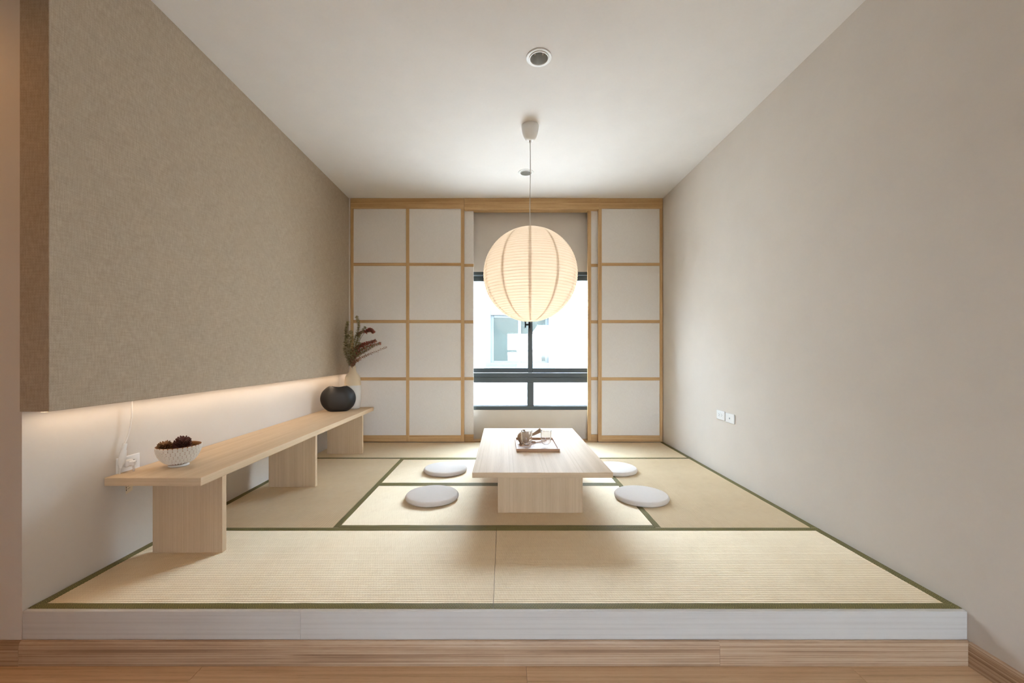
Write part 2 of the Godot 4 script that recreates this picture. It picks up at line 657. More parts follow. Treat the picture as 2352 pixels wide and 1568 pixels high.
	struct("wall_far_left", st, M.paint, "painted side wall of the front room", "wall")
	st = mb()
	var ra := 0.35
	var rb := 1.6
	bd(st, XFAR, ra, FY - 0.1, CY + 0.1, REAR - 0.15, REAR)
	bd(st, rb, XR, FY - 0.1, CY + 0.1, REAR - 0.15, REAR)
	bd(st, ra, rb, FY - 0.1, 0.4, REAR - 0.15, REAR)
	bd(st, ra, rb, 1.9, CY + 0.1, REAR - 0.15, REAR)
	struct("wall_rear", st, M.paint, "painted rear wall of the front room with a window", "wall")
	st = mb()
	bd(st, XFAR, 0.1, FY - 0.1, CY, -1.6, -1.5)
	struct("wall_middle", st, M.paint, "painted partition wall of the front room", "wall")
	t = thing("window_2", "window in the rear wall of the front room", "window", Vector3.ZERO, "", "structure")
	st = mb()
	bd(st, ra, ra + 0.05, 0.4, 1.9, REAR - 0.1, REAR - 0.04)
	bd(st, rb - 0.05, rb, 0.4, 1.9, REAR - 0.1, REAR - 0.04)
	bd(st, ra + 0.05, rb - 0.05, 0.4, 0.45, REAR - 0.1, REAR - 0.04)
	bd(st, ra + 0.05, rb - 0.05, 1.85, 1.9, REAR - 0.1, REAR - 0.04)
	part("frame", st, M.frame, t)
	st = mb()
	bd(st, ra + 0.05, rb - 0.05, 0.45, 1.85, REAR - 0.072, REAR - 0.068)
	part("pane", st, M.pane, t)
	for q in [[-2.4, 0.95], [-2.4, -0.6]]:
		lamp_fitting(q[0], q[1], true, "warm recessed ceiling lamp nearest the narrow wall strip" if q[1] > 0.0 else "warm recessed ceiling lamp before the partition wall")


# a skirting board with an eased top edge, from a to b, standing out along n
func skirting(st: SurfaceTool, a: Vector3, b: Vector3, n: Vector3, shift: float) -> void:
	var prof := [[0.0, 0.0], [0.012, 0.0], [0.012, 0.072], [0.0095, 0.083], [0.005, 0.0895], [0.0, 0.091]]
	var len := a.distance_to(b)
	for k in prof.size() - 1:
		var p: Array = prof[k]
		var q: Array = prof[k + 1]
		var p0: Vector3 = a + n * p[0] + Vector3.UP * p[1]
		var p1: Vector3 = a + n * q[0] + Vector3.UP * q[1]
		var along := (b - a)
		var nn: Vector3 = (n * (q[1] - p[1]) - Vector3.UP * (q[0] - p[0])).normalized()
		quad(st, p0, p0 + along, p1 + along, p1, nn, Vector2(shift, p[1] + shift), Vector2(shift + len, p[1] + shift), Vector2(shift + len, q[1] + shift), Vector2(shift, q[1] + shift))
	for e in [a, b]:
		var out: Vector3 = (a - b if e == a else b - a).normalized()
		for k in range(1, prof.size() - 1):
			tri(st, [e, e + n * prof[k][0] + Vector3.UP * prof[k][1], e + n * prof[k + 1][0] + Vector3.UP * prof[k + 1][1]], [out, out, out], [Vector2.ZERO, Vector2(0.01, 0.05), Vector2(0.01, 0.09)])


func px(x: float, d: float) -> float:      # lay-out: a column of the frame, at a distance, in metres
	return (x - 1158.0) * d / FOCAL


func py(y: float, d: float) -> float:
	return EYE + (812.0 - y) * d / FOCAL


# ------------------------------------------------------------------ screen doors on the back wall
func screen(called: String, label: String, x0: float, x1: float, d: float, uprights: Array, bars: Array, top: float, bottom_rail: float) -> void:
	var t := thing(called, label, "screen door", Vector3.ZERO, "", "structure")
	var thick := 0.032
	for u in uprights:
		var st := mb()
		bd(st, u[0], u[1], 0.003, top, d, d + thick, 0.0015, 1, Vector2(rng.randf(), rng.randf()))
		part("stile", st, M.pine, t)
	var edges := [x0]
	for u in uprights:
		edges.append(u[0])
		edges.append(u[1])
	edges.append(x1)
	var k := 0
	while k < edges.size() - 1:
		var a: float = edges[k]
		var b: float = edges[k + 1]
		if b - a > 0.02:
			var st := mb()
			bd(st, a + 0.0003, b - 0.0003, 0.003, bottom_rail, d, d + thick, 0.001, 0, Vector2(rng.randf(), rng.randf()))
			part("rail", st, M.pine, t)
			var low := bottom_rail
			for bar in bars + [[top, top]]:
				if bar[0] < top:
					st = mb()
					bd(st, a + 0.0003, b - 0.0003, bar[0], bar[1], d + 0.002, d + thick, 0.001, 0, Vector2(rng.randf(), rng.randf()))
					part("rail", st, M.pine, t)
				st = mb()
				bd(st, a + 0.0003, b - 0.0003, low + 0.0003, bar[0] - 0.0003, d + 0.006, d + 0.024, 0.0, 0)
				part("panel", st, M.paper, t)
				low = bar[1]
		k += 2


func screens() -> void:
	var bars := []
	for q in [[873.6, 866.4], [741.6, 734.6], [610.0, 603.4]]:
		bars.append([py(q[0], DB), py(q[1], DB)])
	var top := 2.561
	screen("door_1", "wide fixed screen door of pale cloth squares left of the window", px(805, DB), px(1066, DB), DB,
		[[px(805, DB), px(811.6, DB)], [px(932.6, DB), px(939.8, DB)], [px(1058.6, DB), px(1066, DB)]], bars, top, py(999.5, DB))
	var dr := DB + 0.045
	screen("door_2", "sliding screen door edge showing behind the left screen", px(1040, dr), px(1087.6, dr), dr, [[px(1040, dr), px(1050, dr)]], bars, top, py(999.5, DB))
	screen("door_3", "sliding screen door edge with a timber stile right of the window", px(1350.2, dr), px(1405, dr), dr,
		[[px(1350.2, dr), px(1357.8, dr)], [px(1395, dr), px(1405, dr)]], bars, top, py(999.5, DB))
	screen("door_4", "single column screen door of pale cloth squares against the right wall", px(1374.4, DB), px(1522.3, DB), DB,
		[[px(1374.4, DB), px(1382.2, DB)], [px(1515.4, DB), px(1522.3, DB)]], bars, top, py(999.8, DB))
	var t := thing("trim_3", "honey timber head beam along the ceiling above the screen doors", "beam", Vector3.ZERO, "", "structure")
	for q in [[px(805, DB), px(1066, DB), 0.0, 2.5612], [px(1066.4, DB), px(1375.6, DB), 0.004, 2.552], [px(1376, DB), px(1522.3, DB), 0.0, 2.5612]]:
		var st := mb()
		bd(st, q[0], q[1], q[3], CY - 0.001, DB - q[2] - 0.002, DB + 0.1, 0.001, 0, Vector2(q[0] * 3.0, 0.1))
		part("board", st, M.pine, t)
	var st2 := mb()
	bd(st2, px(1066, DB), px(1374, DB), -0.0195, 0.0045, DB + 0.036, DW - 0.001, 0.001, 0)
	struct("trim_4", st2, M.pine, "timber floor track under the sliding screens below the window", "track")


# ------------------------------------------------------------------ the window and what lies outside
func window() -> void:
	var t := thing("window_1", "dark grey framed window with two tall panes over two low panes", "window", Vector3.ZERO, "", "structure")
	var wl := -0.469
	var wr := 1.067
	var wb := 0.333
	var wt := 1.899
	var d0 := DW + 0.004
	var y := func(v: float) -> float: return py(v, DW)
	var x := func(v: float) -> float: return px(v, DW)
	var st := mb()
	bd(st, wl, wl + 0.055, wb, wt, d0, d0 + 0.1, 0.002)
	bd(st, wr - 0.055, wr, wb, wt, d0, d0 + 0.1, 0.002)
	bd(st, wl + 0.055, wr - 0.055, y.call(631.0), wt, d0, d0 + 0.1, 0.002)
	bd(st, wl + 0.055, wr - 0.055, wb, y.call(932.5), d0, d0 + 0.1, 0.002)
	part("frame", st, M.frame, t)
	st = mb()
	bd(st, wl + 0.055, wr - 0.055, y.call(866.0), y.call(856.5), d0 - 0.004, d0 + 0.1, 0.002)
	bd(st, wl + 0.055, wr - 0.055, y.call(878.6), y.call(866.6), d0 + 0.004, d0 + 0.1, 0.002)
	part("transom", st, M.frame, t)
	st = mb()
	bd(st, x.call(1211.2), x.call(1226.3), y.call(932.4), y.call(878.8), d0 + 0.006, d0 + 0.1, 0.002)
	part("mullion", st, M.frame, t)
	var mid: float = x.call(1218.5)
	# sliding sashes: the right one runs in front of the left one
	for q in [[wl + 0.056, x.call(1224.0), d0 + 0.052, "sash"], [x.call(1212.8), wr - 0.056, d0 + 0.018, "sash"]]:
		var f := mb()
		var a: float = q[0]
		var b: float = q[1]
		var dd: float = q[2]
		var lo: float = y.call(856.0)
		var hi: float = y.call(631.5)
		bd(f, a, a + 0.054, lo, hi, dd, dd + 0.03, 0.003)
		bd(f, b - 0.054, b, lo, hi, dd, dd + 0.03, 0.003)
		bd(f, a + 0.054, b - 0.054, lo, lo + 0.052, dd, dd + 0.03, 0.003)
		bd(f, a + 0.054, b - 0.054, y.call(643.8), hi, dd, dd + 0.03, 0.003)
		var s := part("sash", f, M.frame, t)
		f = mb()
		bd(f, a + 0.05, b - 0.05, lo + 0.05, hi - 0.05, dd + 0.012, dd + 0.017)
		part("pane", f, M.pane, s)
	for q in [[wl + 0.054, x.call(1211.4)], [x.call(1226.1), wr - 0.054]]:
		st = mb()
		bd(st, q[0], q[1], wb + 0.03, y.call(879.0), d0 + 0.04, d0 + 0.045)
		part("pane", st, M.pane, t)
		st = mb()
		bd(st, q[0], q[1], y.call(932.3), y.call(931.2), d0 + 0.034, d0 + 0.05)
		part("glazing_bead", st, M.gasket, t)
	# the catch on the meeting stile
	st = mb()
	bd(st, mid - 0.026, mid + 0.004, 1.255, 1.335, d0 + 0.002, d0 + 0.02, 0.004)
	bd(st, mid - 0.066, mid - 0.05, 1.265, 1.345, d0 - 0.012, d0 - 0.002, 0.003)
	bd(st, mid - 0.052, mid - 0.02, 1.29, 1.31, d0 - 0.008, d0 + 0.006, 0.003)
	part("latch", st, M.gasket, t)


func neighbour() -> void:
	var dn := 8.5
	var t := thing("neighbouring_building", "white rendered building with a wide white sash window outside the window", "building", Vector3.ZERO)
	var x := func(v: float) -> float: return px(v, dn)
	var y := func(v: float) -> float: return py(v, dn)
	var l: float = x.call(1115.3)
	var r: float = x.call(1271.5)
	var b: float = y.call(841.5)
	var h: float = y.call(711.5)
	var st := mb()
	bd(st, -6.0, l, -3.2, 3.3, dn, dn + 0.2)
	bd(st, r, 7.0, -3.2, 3.3, dn, dn + 0.2)
	bd(st, l, r, -3.2, b, dn, dn + 0.2)
	bd(st, l, r, h, 3.3, dn, dn + 0.2)
	part("wall", st, M.white_wall, t)
	# the room behind its window, with a further window in the far side
	var fl := px(1164.0, 11.7)
	var fr := px(1246.0, 11.7)
	var fb := py(830.0, 11.7)
	var ft := py(764.0, 11.7)
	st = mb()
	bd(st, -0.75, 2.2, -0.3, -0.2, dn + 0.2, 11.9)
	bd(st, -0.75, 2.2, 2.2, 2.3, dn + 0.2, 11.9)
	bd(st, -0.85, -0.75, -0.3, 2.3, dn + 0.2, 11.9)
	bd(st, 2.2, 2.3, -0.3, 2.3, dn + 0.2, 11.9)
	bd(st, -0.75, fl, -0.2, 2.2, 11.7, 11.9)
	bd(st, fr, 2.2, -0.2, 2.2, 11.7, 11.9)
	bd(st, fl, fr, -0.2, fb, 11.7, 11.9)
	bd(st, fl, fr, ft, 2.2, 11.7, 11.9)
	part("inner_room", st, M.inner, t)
	st = mb()
	for q in [[fl, fl + 0.03, fb, ft], [fr - 0.03, fr, fb, ft], [fl, fr, ft - 0.03, ft], [fl, fr, py(809.0, 11.7), py(803.0, 11.7)]]:
		bd(st, q[0], q[1], q[2], q[3], 11.72, 11.78)
	part("rear_window_frame", st, M.frame, t)
	var w := part("window_frame", window_frame(l, r, b, h, dn - 0.02, 0.11), M.pale_metal, t)
	st = mb()
	bd(st, l - 0.03, r + 0.03, b - 0.06, b - 0.001, dn - 0.06, dn + 0.1, 0.004)
	part("sill", st, M.pale_metal, w)
	var mid: float = x.call(1193.5)
	for q in [[l + 0.105, mid + 0.03, dn + 0.03], [mid - 0.03, r - 0.105, dn + 0.06]]:
		var s := part("sash", window_frame(q[0], q[1], b + 0.07, h - 0.1, q[2], 0.065), M.pale_metal, t)
		st = mb()
		bd(st, q[0] + 0.05, q[1] - 0.05, b + 0.12, h - 0.15, q[2] + 0.012, q[2] + 0.018)
		part("pane", st, M.far_pane, s)
	st = mb()
	bd(st, -6.0, 7.0, -1.7, -1.5, 4.75, 8.49)
	struct("ground", st, M.slab, "pale concrete yard between the two buildings", "ground")


func window_frame(l: float, r: float, b: float, h: float, d: float, w: float) -> SurfaceTool:
	var st := mb()
	bd(st, l, l + w, b, h, d, d + 0.05, 0.004)
	bd(st, r - w, r, b, h, d, d + 0.05, 0.004)
	bd(st, l + w, r - w, b, b + w * 0.7, d, d + 0.05, 0.004)
	bd(st, l + w, r - w, h - w, h, d, d + 0.05, 0.004)
	return st


# ------------------------------------------------------------------ rush mats
func ribbed(x0: float, x1: float, d0: float, d1: float, along_x: bool, shift: Vector2) -> SurfaceTool:
	var st := mb()
	var pitch := 0.014
	var deep := 0.0008
	var a := d0 if along_x else x0
	var b := d1 if along_x else x1
	var ribs := roundi((b - a) / pitch)
	var step := (b - a) / ribs
	var n := ribs * 6
	var u0 := x0 if along_x else d0
	var u1 := x1 if along_x else d1
	var at := func(k: int) -> Array:
		var f := k / 6.0
		var ph := PI * (f - floorf(f))
		var s := a + step * f
		var bump := absf(sin(ph))
		var slope := cos(PI * (f - floorf(f))) * PI / step * deep
		return [s, deep * (bump - 1.0), slope]
	for k in n:
		var p: Array = at.call(k)
		var q: Array = at.call(k + 1)
		var sp: float = deep * PI / step * cos(PI * ((k % 6) / 6.0))
		var sq: float = deep * PI / step * cos(PI * ((k % 6 + 1) / 6.0))
		var v0 := k / 6.0 * 0.014
		var v1 := (k + 1) / 6.0 * 0.014
		var ps := []
		var ns := []
		var uv := []
		for c in [[u0, p, sp, v0], [u1, p, sp, v0], [u1, q, sq, v1], [u0, q, sq, v1]]:
			if along_x:
				ps.append(V(c[0], c[1][1], c[1][0]))
				ns.append(Vector3(0, 1, c[2]).normalized())
			else:
				ps.append(V(c[1][0], c[1][1], c[0]))
				ns.append(Vector3(-c[2], 1, 0).normalized())
			uv.append(Vector2(c[0], c[3]) + shift)
		quad_n(st, ps, ns, uv)
	return st


func mat(label: String, x0: float, x1: float, d0: float, d1: float, along_x: bool, borders: Array) -> void:
	var t := thing("tatami_mat", label, "tatami mat", Vector3.ZERO, "rush mats of the platform")
	var gap := 0.0008
	var st := mb()
	bd(st, x0 + gap, x1 - gap, -0.0195, -0.0013, d0 + gap, d1 - gap)
	part("core", st, M.tan, t)
	part("woven_cover", ribbed(x0 + gap, x1 - gap, d0 + gap, d1 - gap, along_x, Vector2(rng.randf() * 2.0, 0.0)), M.rush, t)
	var w := 0.034
	for side in borders:
		st = mb()
		match side:
			"front":
				edging(st, V(x0 + gap, 0, d0 + gap), V(x1 - gap, 0, d0 + gap), Vector3(0, 0, -1), w)
			"rear":
				edging(st, V(x0 + gap, 0, d1 - gap), V(x1 - gap, 0, d1 - gap), Vector3(0, 0, 1), w)
			"left":
				edging(st, V(x0 + gap, 0, d0 + gap), V(x0 + gap, 0, d1 - gap), Vector3(1, 0, 0), w)
			"right":
				edging(st, V(x1 - gap, 0, d0 + gap), V(x1 - gap, 0, d1 - gap), Vector3(-1, 0, 0), w)
		part("border", st, M.border, t)


# the cloth border: a thin soft strip from a to b, reaching inwards, its inner edge slightly uneven
func edging(st: SurfaceTool, a: Vector3, b: Vector3, inward: Vector3, w: float) -> void:
	var len := a.distance_to(b)
	var n := maxi(4, int(len / 0.06))
	var prof := [[0.0, -0.004], [0.0012, 0.0006], [0.004, 0.0016], [0.5, 0.0022], [0.92, 0.0016], [0.98, 0.0008], [1.0, -0.0012]]
	var wide := []
	for k in n + 1:
		wide.append(w + rng.randf_range(-0.0012, 0.0012))
	for k in n:
		for j in prof.size() - 1:
			var ps := []
			var uv := []
			for c in [[k, j], [k + 1, j], [k + 1, j + 1], [k, j + 1]]:
				var f: float = float(c[0]) / n
				ps.append(a.lerp(b, f) + inward * prof[c[1]][0] * wide[c[0]] + Vector3.UP * prof[c[1]][1])
				uv.append(Vector2(f * len, prof[c[1]][0] * w))
			var up: Vector3 = (inward * (prof[j][1] - prof[j + 1][1]) + Vector3.UP * (prof[j + 1][0] - prof[j][0]) * w).normalized()
			quad_n(st, ps, [up, up, up, up], uv)


func mats() -> void:
	var d := [1.5232, 2.231, 2.975, 3.703, 4.39]
	var xs := -0.042
	var l := -0.921
	var r := 0.841
	var e := 0.0015
	mat("pale rush mat at the front left edge of the platform, under the near bench leg", XL + e, xs, d[0], d[1], true, ["front", "rear", "left"])
	mat("pale rush mat at the front right edge of the platform, against the right wall", xs, XR - e, d[0], d[1], true, ["front", "rear", "right"])
	mat("tan rush mat laid lengthwise under the middle of the long bench", XL + e, l, d[1], d[2] + d[3] - d[2], false, ["right", "left"])
	mat("tan rush mat laid lengthwise along the right wall beside two cushions", r, XR - e, d[1], d[3], false, ["left", "right"])
	mat("rush mat under the near end of the low table and the near left cushion", l, r, d[1], d[2], true, ["front", "rear"])
	mat("rush mat under the far half of the low table and the far left cushion", l, r, d[2], d[3], true, ["front", "rear"])
	mat("rush mat before the left screen doors, under the far bench leg", XL + e, xs, d[3], d[4], true, ["front"])
	mat("rush mat before the right screen doors in the far right corner", xs, XR - e, d[3], d[4], true, ["front", "right"])


# ------------------------------------------------------------------ furniture
func table() -> void:
	var t := thing("low_table", "low rectangular pale oak table on a box base, carrying a tea tray", "table", V(0.22, 0.0, 2.974))
	var st := mb()
	bx(st, Vector3(-0.403, 0.26, -0.684), Vector3(0.403, 0.29, 0.684), 0.0015, 2, Vector2(0.2, 0.3))
	part("tabletop", st, M.oak, t)
	st = mb()
	bx(st, Vector3(-0.259, 0.0, -0.532), Vector3(0.259, 0.2598, 0.532), 0.0012, 1, Vector2(0.9, 0.1))
	part("base", st, M.oak, t)


func bench() -> void:
	var t := thing("long_bench", "long low pale oak bench along the left wall on three slab legs", "bench", V(-1.590, 0.0, 3.0))
	var st := mb()
	bx(st, Vector3(-0.2185, 0.372, -1.21), Vector3(0.2185, 0.409, 1.189), 0.0015, 2)
	part("seat", st, M.oak, t)
	for d in [1.953, 2.916, 3.88]:
		st = mb()
		bx(st, Vector3(-0.125, 0.0, 3.0 - d - 0.03), Vector3(0.2155, 0.3718, 3.0 - d), 0.0012, 1, Vector2(d, 1.3 * d))
		part("leg", st, M.oak, t)


func cushions() -> void:
	var prof := []
	var r := 0.176
	var hgt := 0.036
	prof.append(Vector2(0.0, 0.0))
	prof.append(Vector2(r - 0.016, 0.0))
	for k in 9:
		var a := -PI / 2 + PI * k / 8.0
		prof.append(Vector2(r - 0.013 + 0.013 * cos(a), 0.015 + (0.015 if a < 0 else 0.017) * sin(a)))
	prof.append(Vector2(r - 0.05, hgt - 0.003))
	prof.append(Vector2(r - 0.09, hgt - 0.0015))
	prof.append(Vector2(0.0, hgt - 0.001))
	var cover := mb()
	lathe(cover, prof, 64)
	var mesh := cover.commit()
	var seam := mb()
	var ring := []
	for k in 65:
		ring.append(Vector3(cos(TAU * k / 64.0) * (r + 0.0002), 0.0165, sin(TAU * k / 64.0) * (r + 0.0002)))
	tube(seam, ring, 0.0014, 6, false)
	var seam_mesh := seam.commit()
	for q in [[-0.483, 2.69, "round white floor cushion left of the table, nearer the platform front", 0.0], [-0.484, 3.31, "round white floor cushion left of the table, nearer the screen doors", 0.7],
			[0.92, 2.687, "round white floor cushion right of the table, whole, across the dark mat border", 1.9], [0.92, 3.32, "round white floor cushion partly hidden behind the right edge of the table", 2.6]]:
		var t := thing("floor_cushion", q[2], "cushion", V(q[0], 0.002, q[1]), "round floor cushions at the table")
		t.rotation.y = q[3]
		part("cover", mesh, M.cushion, t)
		part("seam", seam_mesh, M.cushion, t)


# ------------------------------------------------------------------ lamps
func lantern() -> void:
	var c := V(0.195, 1.56, 3.0)
	var t := thing("paper_lantern", "large round white paper lantern hanging lit over the low table", "lantern", c)
	var rad := 0.351
	var rings := 47
	var prof := []
	for k in rings * 4 + 1:
		var f := k / float(rings * 4)
		var lat := deg_to_rad(-81.0 + 162.0 * f)
		var bulge := absf(sin(PI * rings * f))
		var rr := rad - 0.003 + 0.003 * bulge
		prof.append(Vector2(rr * cos(lat), rr * sin(lat)))
	var st := mb()
	lathe(st, prof, 96)
	part("shade", st, M.washi, t)
	st = mb()
	for k in 11:        # where two gores of paper lap
		var a := TAU * k / 11.0 + deg_to_rad(90.0 + 4.0)
		var half := 0.010
		for j in 60:
			var ps := []
			var ns := []
			for q in [[-1, j], [1, j], [1, j + 1], [-1, j + 1]]:
				var lat := deg_to_rad(-80.0 + 160.0 * q[1] / 60.0)
				var rr := rad - 0.0065
				var da: float = q[0] * half * (0.35 + 0.65 * cos(lat)) / maxf(rr * cos(lat), 0.02)
				var n := Vector3(cos(lat) * cos(a + da), sin(lat), cos(lat) * sin(a + da))
				ps.append(n * rr)
				ns.append(n)
			quad_n(st, ps, ns, [Vector2.ZERO, Vector2.RIGHT, Vector2.ONE, Vector2.DOWN])
	part("paper_lap", st, M.lap, t)
	st = mb()
	for k in rings + 1:
		var lat := deg_to_rad(-81.0 + 162.0 * k / rings)
		var ring := []
		for s in 73:
			ring.append(Vector3(cos(TAU * s / 72.0) * cos(lat), sin(lat), sin(TAU * s / 72.0) * cos(lat)) * (rad - 0.0026))
		tube(st, ring, 0.0009, 4, false)
	var ribs := part("ribs", st, M.wire, t)
	ribs.set_meta("kind", "stuff")
	# ceiling cup, cord, holder, bulb
	st = mb()
	var up := CY - 1.56
	lathe(st, [Vector2(0.0, up - 0.0005), Vector2(0.064, up - 0.0005), Vector2(0.0655, up - 0.006), Vector2(0.063, up - 0.03), Vector2(0.057, up - 0.06), Vector2(0.047, up - 0.085), Vector2(0.036, up - 0.101), Vector2(0.025, up - 0.109), Vector2(0.013, up - 0.112), Vector2(0.0, up - 0.112)], 48)
	part("ceiling_cup", st, M.plastic, t)
	st = mb()
	lathe(st, [Vector2(0.009, up - 0.111), Vector2(0.0085, up - 0.122), Vector2(0.004, up - 0.132), Vector2(0.0, up - 0.132)], 20)
	part("cord_grip", st, M.plastic, t)
	st = mb()
	var pts := []
	for k in 25:
		var f := k / 24.0
		pts.append(Vector3(0.0025 * sin(f * 9.0) * sin(PI * f), lerpf(up - 0.125, 0.06, f), 0.0))
	tube(st, pts, 0.0031, 8)
	part("cord", st, M.cord, t)
	st = mb()
	lathe(st, [Vector2(0.0, 0.07), Vector2(0.01, 0.065), Vector2(0.014, 0.05), Vector2(0.014, -0.02), Vector2(0.0, -0.02)], 20)
	part("bulb_holder", st, M.plastic, t)
	st = mb()
	for k in 3:
		var a := TAU * k / 3.0
		tube(st, [Vector3(cos(a) * 0.018, 0.03, sin(a) * 0.018), Vector3(cos(a) * 0.054, rad * 0.975, sin(a) * 0.054)], 0.0012, 5)
	tube(st, circle(0.054, rad * 0.978, 32), 0.0014, 5, false)
	part("wire_frame", st, M.wire, t)
	st = mb()
	var bp := []
	for k in 17:
		var a := -PI / 2 + PI * k / 16.0
		bp.append(Vector2(0.032 * cos(a) * (1.0 if a < 0 else lerpf(1.0, 0.75, a / (PI / 2))), -0.075 + 0.032 * sin(a) * (1.0 if a < 0 else 1.6)))
	bp[0].x = 0.0
	bp[-1].x = 0.0
	lathe(st, bp, 24)
	part("bulb", st, M.bulb, t)
	var l := OmniLight3D.new()
	l.name = "lantern_light"
	l.position = Vector3(0, -0.075, 0)
	l.light_color = Color(1.0, 0.92, 0.82)
	l.light_energy = 0.075
	l.light_size = 0.03
	l.omni_range = 12.0
	l.omni_attenuation = 2.0
	l.shadow_enabled = true
	t.add_child(l)


func circle(r: float, y: float, n: int) -> Array:
	var out := []
	for k in n + 1:
		out.append(Vector3(cos(TAU * k / n) * r, y, sin(TAU * k / n) * r))
	return out


func lamp_fitting(x: float, d: float, lit: bool, label := "warm recessed ceiling lamp of the front room") -> void:
	var t := thing("recessed_lamp", label, "ceiling lamp", V(x, CY, d), "recessed lamps of the front room" if lit else "unlit recessed lamps over the mats")
	var st := mb()
	lathe(st, [Vector2(0.0575, 0.0), Vector2(0.0575, -0.004), Vector2(0.066, -0.0055), Vector2(0.072, -0.004), Vector2(0.0735, 0.0)], 64)
	part("rim", st, M.trim_ring, t)
	st = mb()
	lathe(st, [Vector2(0.0575, -0.0045), Vector2(0.0568, -0.0085), Vector2(0.0535, -0.0095), Vector2(0.0512, -0.0085), Vector2(0.0508, -0.002)], 64)
	part("inner_ring", st, M.plastic, t)
	st = mb()
	if lit:
		lathe(st, [Vector2(0.0, -0.0015), Vector2(0.0535, -0.0015)], 48)
		part("lens", st, M.warm_lens, t)
		var l := SpotLight3D.new()
		l.name = "lamp_light"
		l.position = Vector3(0, -0.02, 0)
		l.rotation.x = -PI / 2
		l.spot_angle = 70.0
		l.spot_angle_attenuation = 0.6
		l.light_color = Color(1.0, 0.74, 0.46)
		l.light_energy = 0.42
		l.light_size = 0.05
		l.spot_range = 12.0
		l.spot_attenuation = 2.0
		l.shadow_enabled = true
		t.add_child(l)
		return
	# reflector bowl recessed above the ceiling face
	lathe(st, [Vector2(0.0508, -0.003), Vector2(0.048, 0.02), Vector2(0.043, 0.05), Vector2(0.034, 0.075), Vector2(0.026, 0.088), Vector2(0.0, 0.09)], 48)
	part("reflector", st, M.chrome, t)
	st = mb()
	lathe(st, [Vector2(0.0, 0.089), Vector2(0.018, 0.088), Vector2(0.02, 0.06), Vector2(0.0, 0.058)], 24)
	part("bulb_socket", st, M.grey_plastic, t)
	for k in 3:
		var a := TAU * (k / 3.0 + 0.25)
		st = mb()
		tube(st, curve([Vector3(cos(a) * 0.022, 0.085, sin(a) * 0.022), Vector3(cos(a) * 0.027, 0.05, sin(a) * 0.027), Vector3(cos(a) * 0.027, 0.03, sin(a) * 0.027), Vector3(cos(a) * 0.024, 0.026, sin(a) * 0.024)], 4), 0.004, 8)
		part("lamp_tube", st, M.white_ceramic, t)


func downlights() -> void:
	lamp_fitting(DOWN[0].x, DOWN[0].y, false, "unlit recessed ceiling lamp with a bright rim, before the lantern cord")
	lamp_fitting(DOWN[1].x, DOWN[1].y, false, "unlit recessed ceiling lamp behind the lantern cord, near the screen doors")


func led_strip() -> void:
	var t := thing("light_strip", "warm light strip under the fabric panel washing the wall above the bench", "light strip", V(-1.748, 0.7525, 2.944))
	var st := mb()
	bx(st, Vector3(-0.008, -0.0028, -1.43), Vector3(0.008, 0.0, 1.43), 0.0005)
	part("channel", st, M.plastic, t)
	st = mb()
	bx(st, Vector3(-0.006, -0.0040, -1.428), Vector3(0.006, -0.0029, 1.428))
	part("led_diffuser", st, M.led, t)
	var l := AreaLight3D.new()
	l.name = "strip_light"
	l.area_size = Vector2(0.012, 2.85)
	l.rotation.x = -PI / 2
	l.position = Vector3(0, -0.0048, 0)
	l.light_color = Color(1.0, 0.89, 0.77)
	l.light_energy = 0.16
	l.area_normalize_energy = true
	l.area_range = 12.0
	l.area_attenuation = 2.0
	l.shadow_enabled = true
	t.add_child(l)


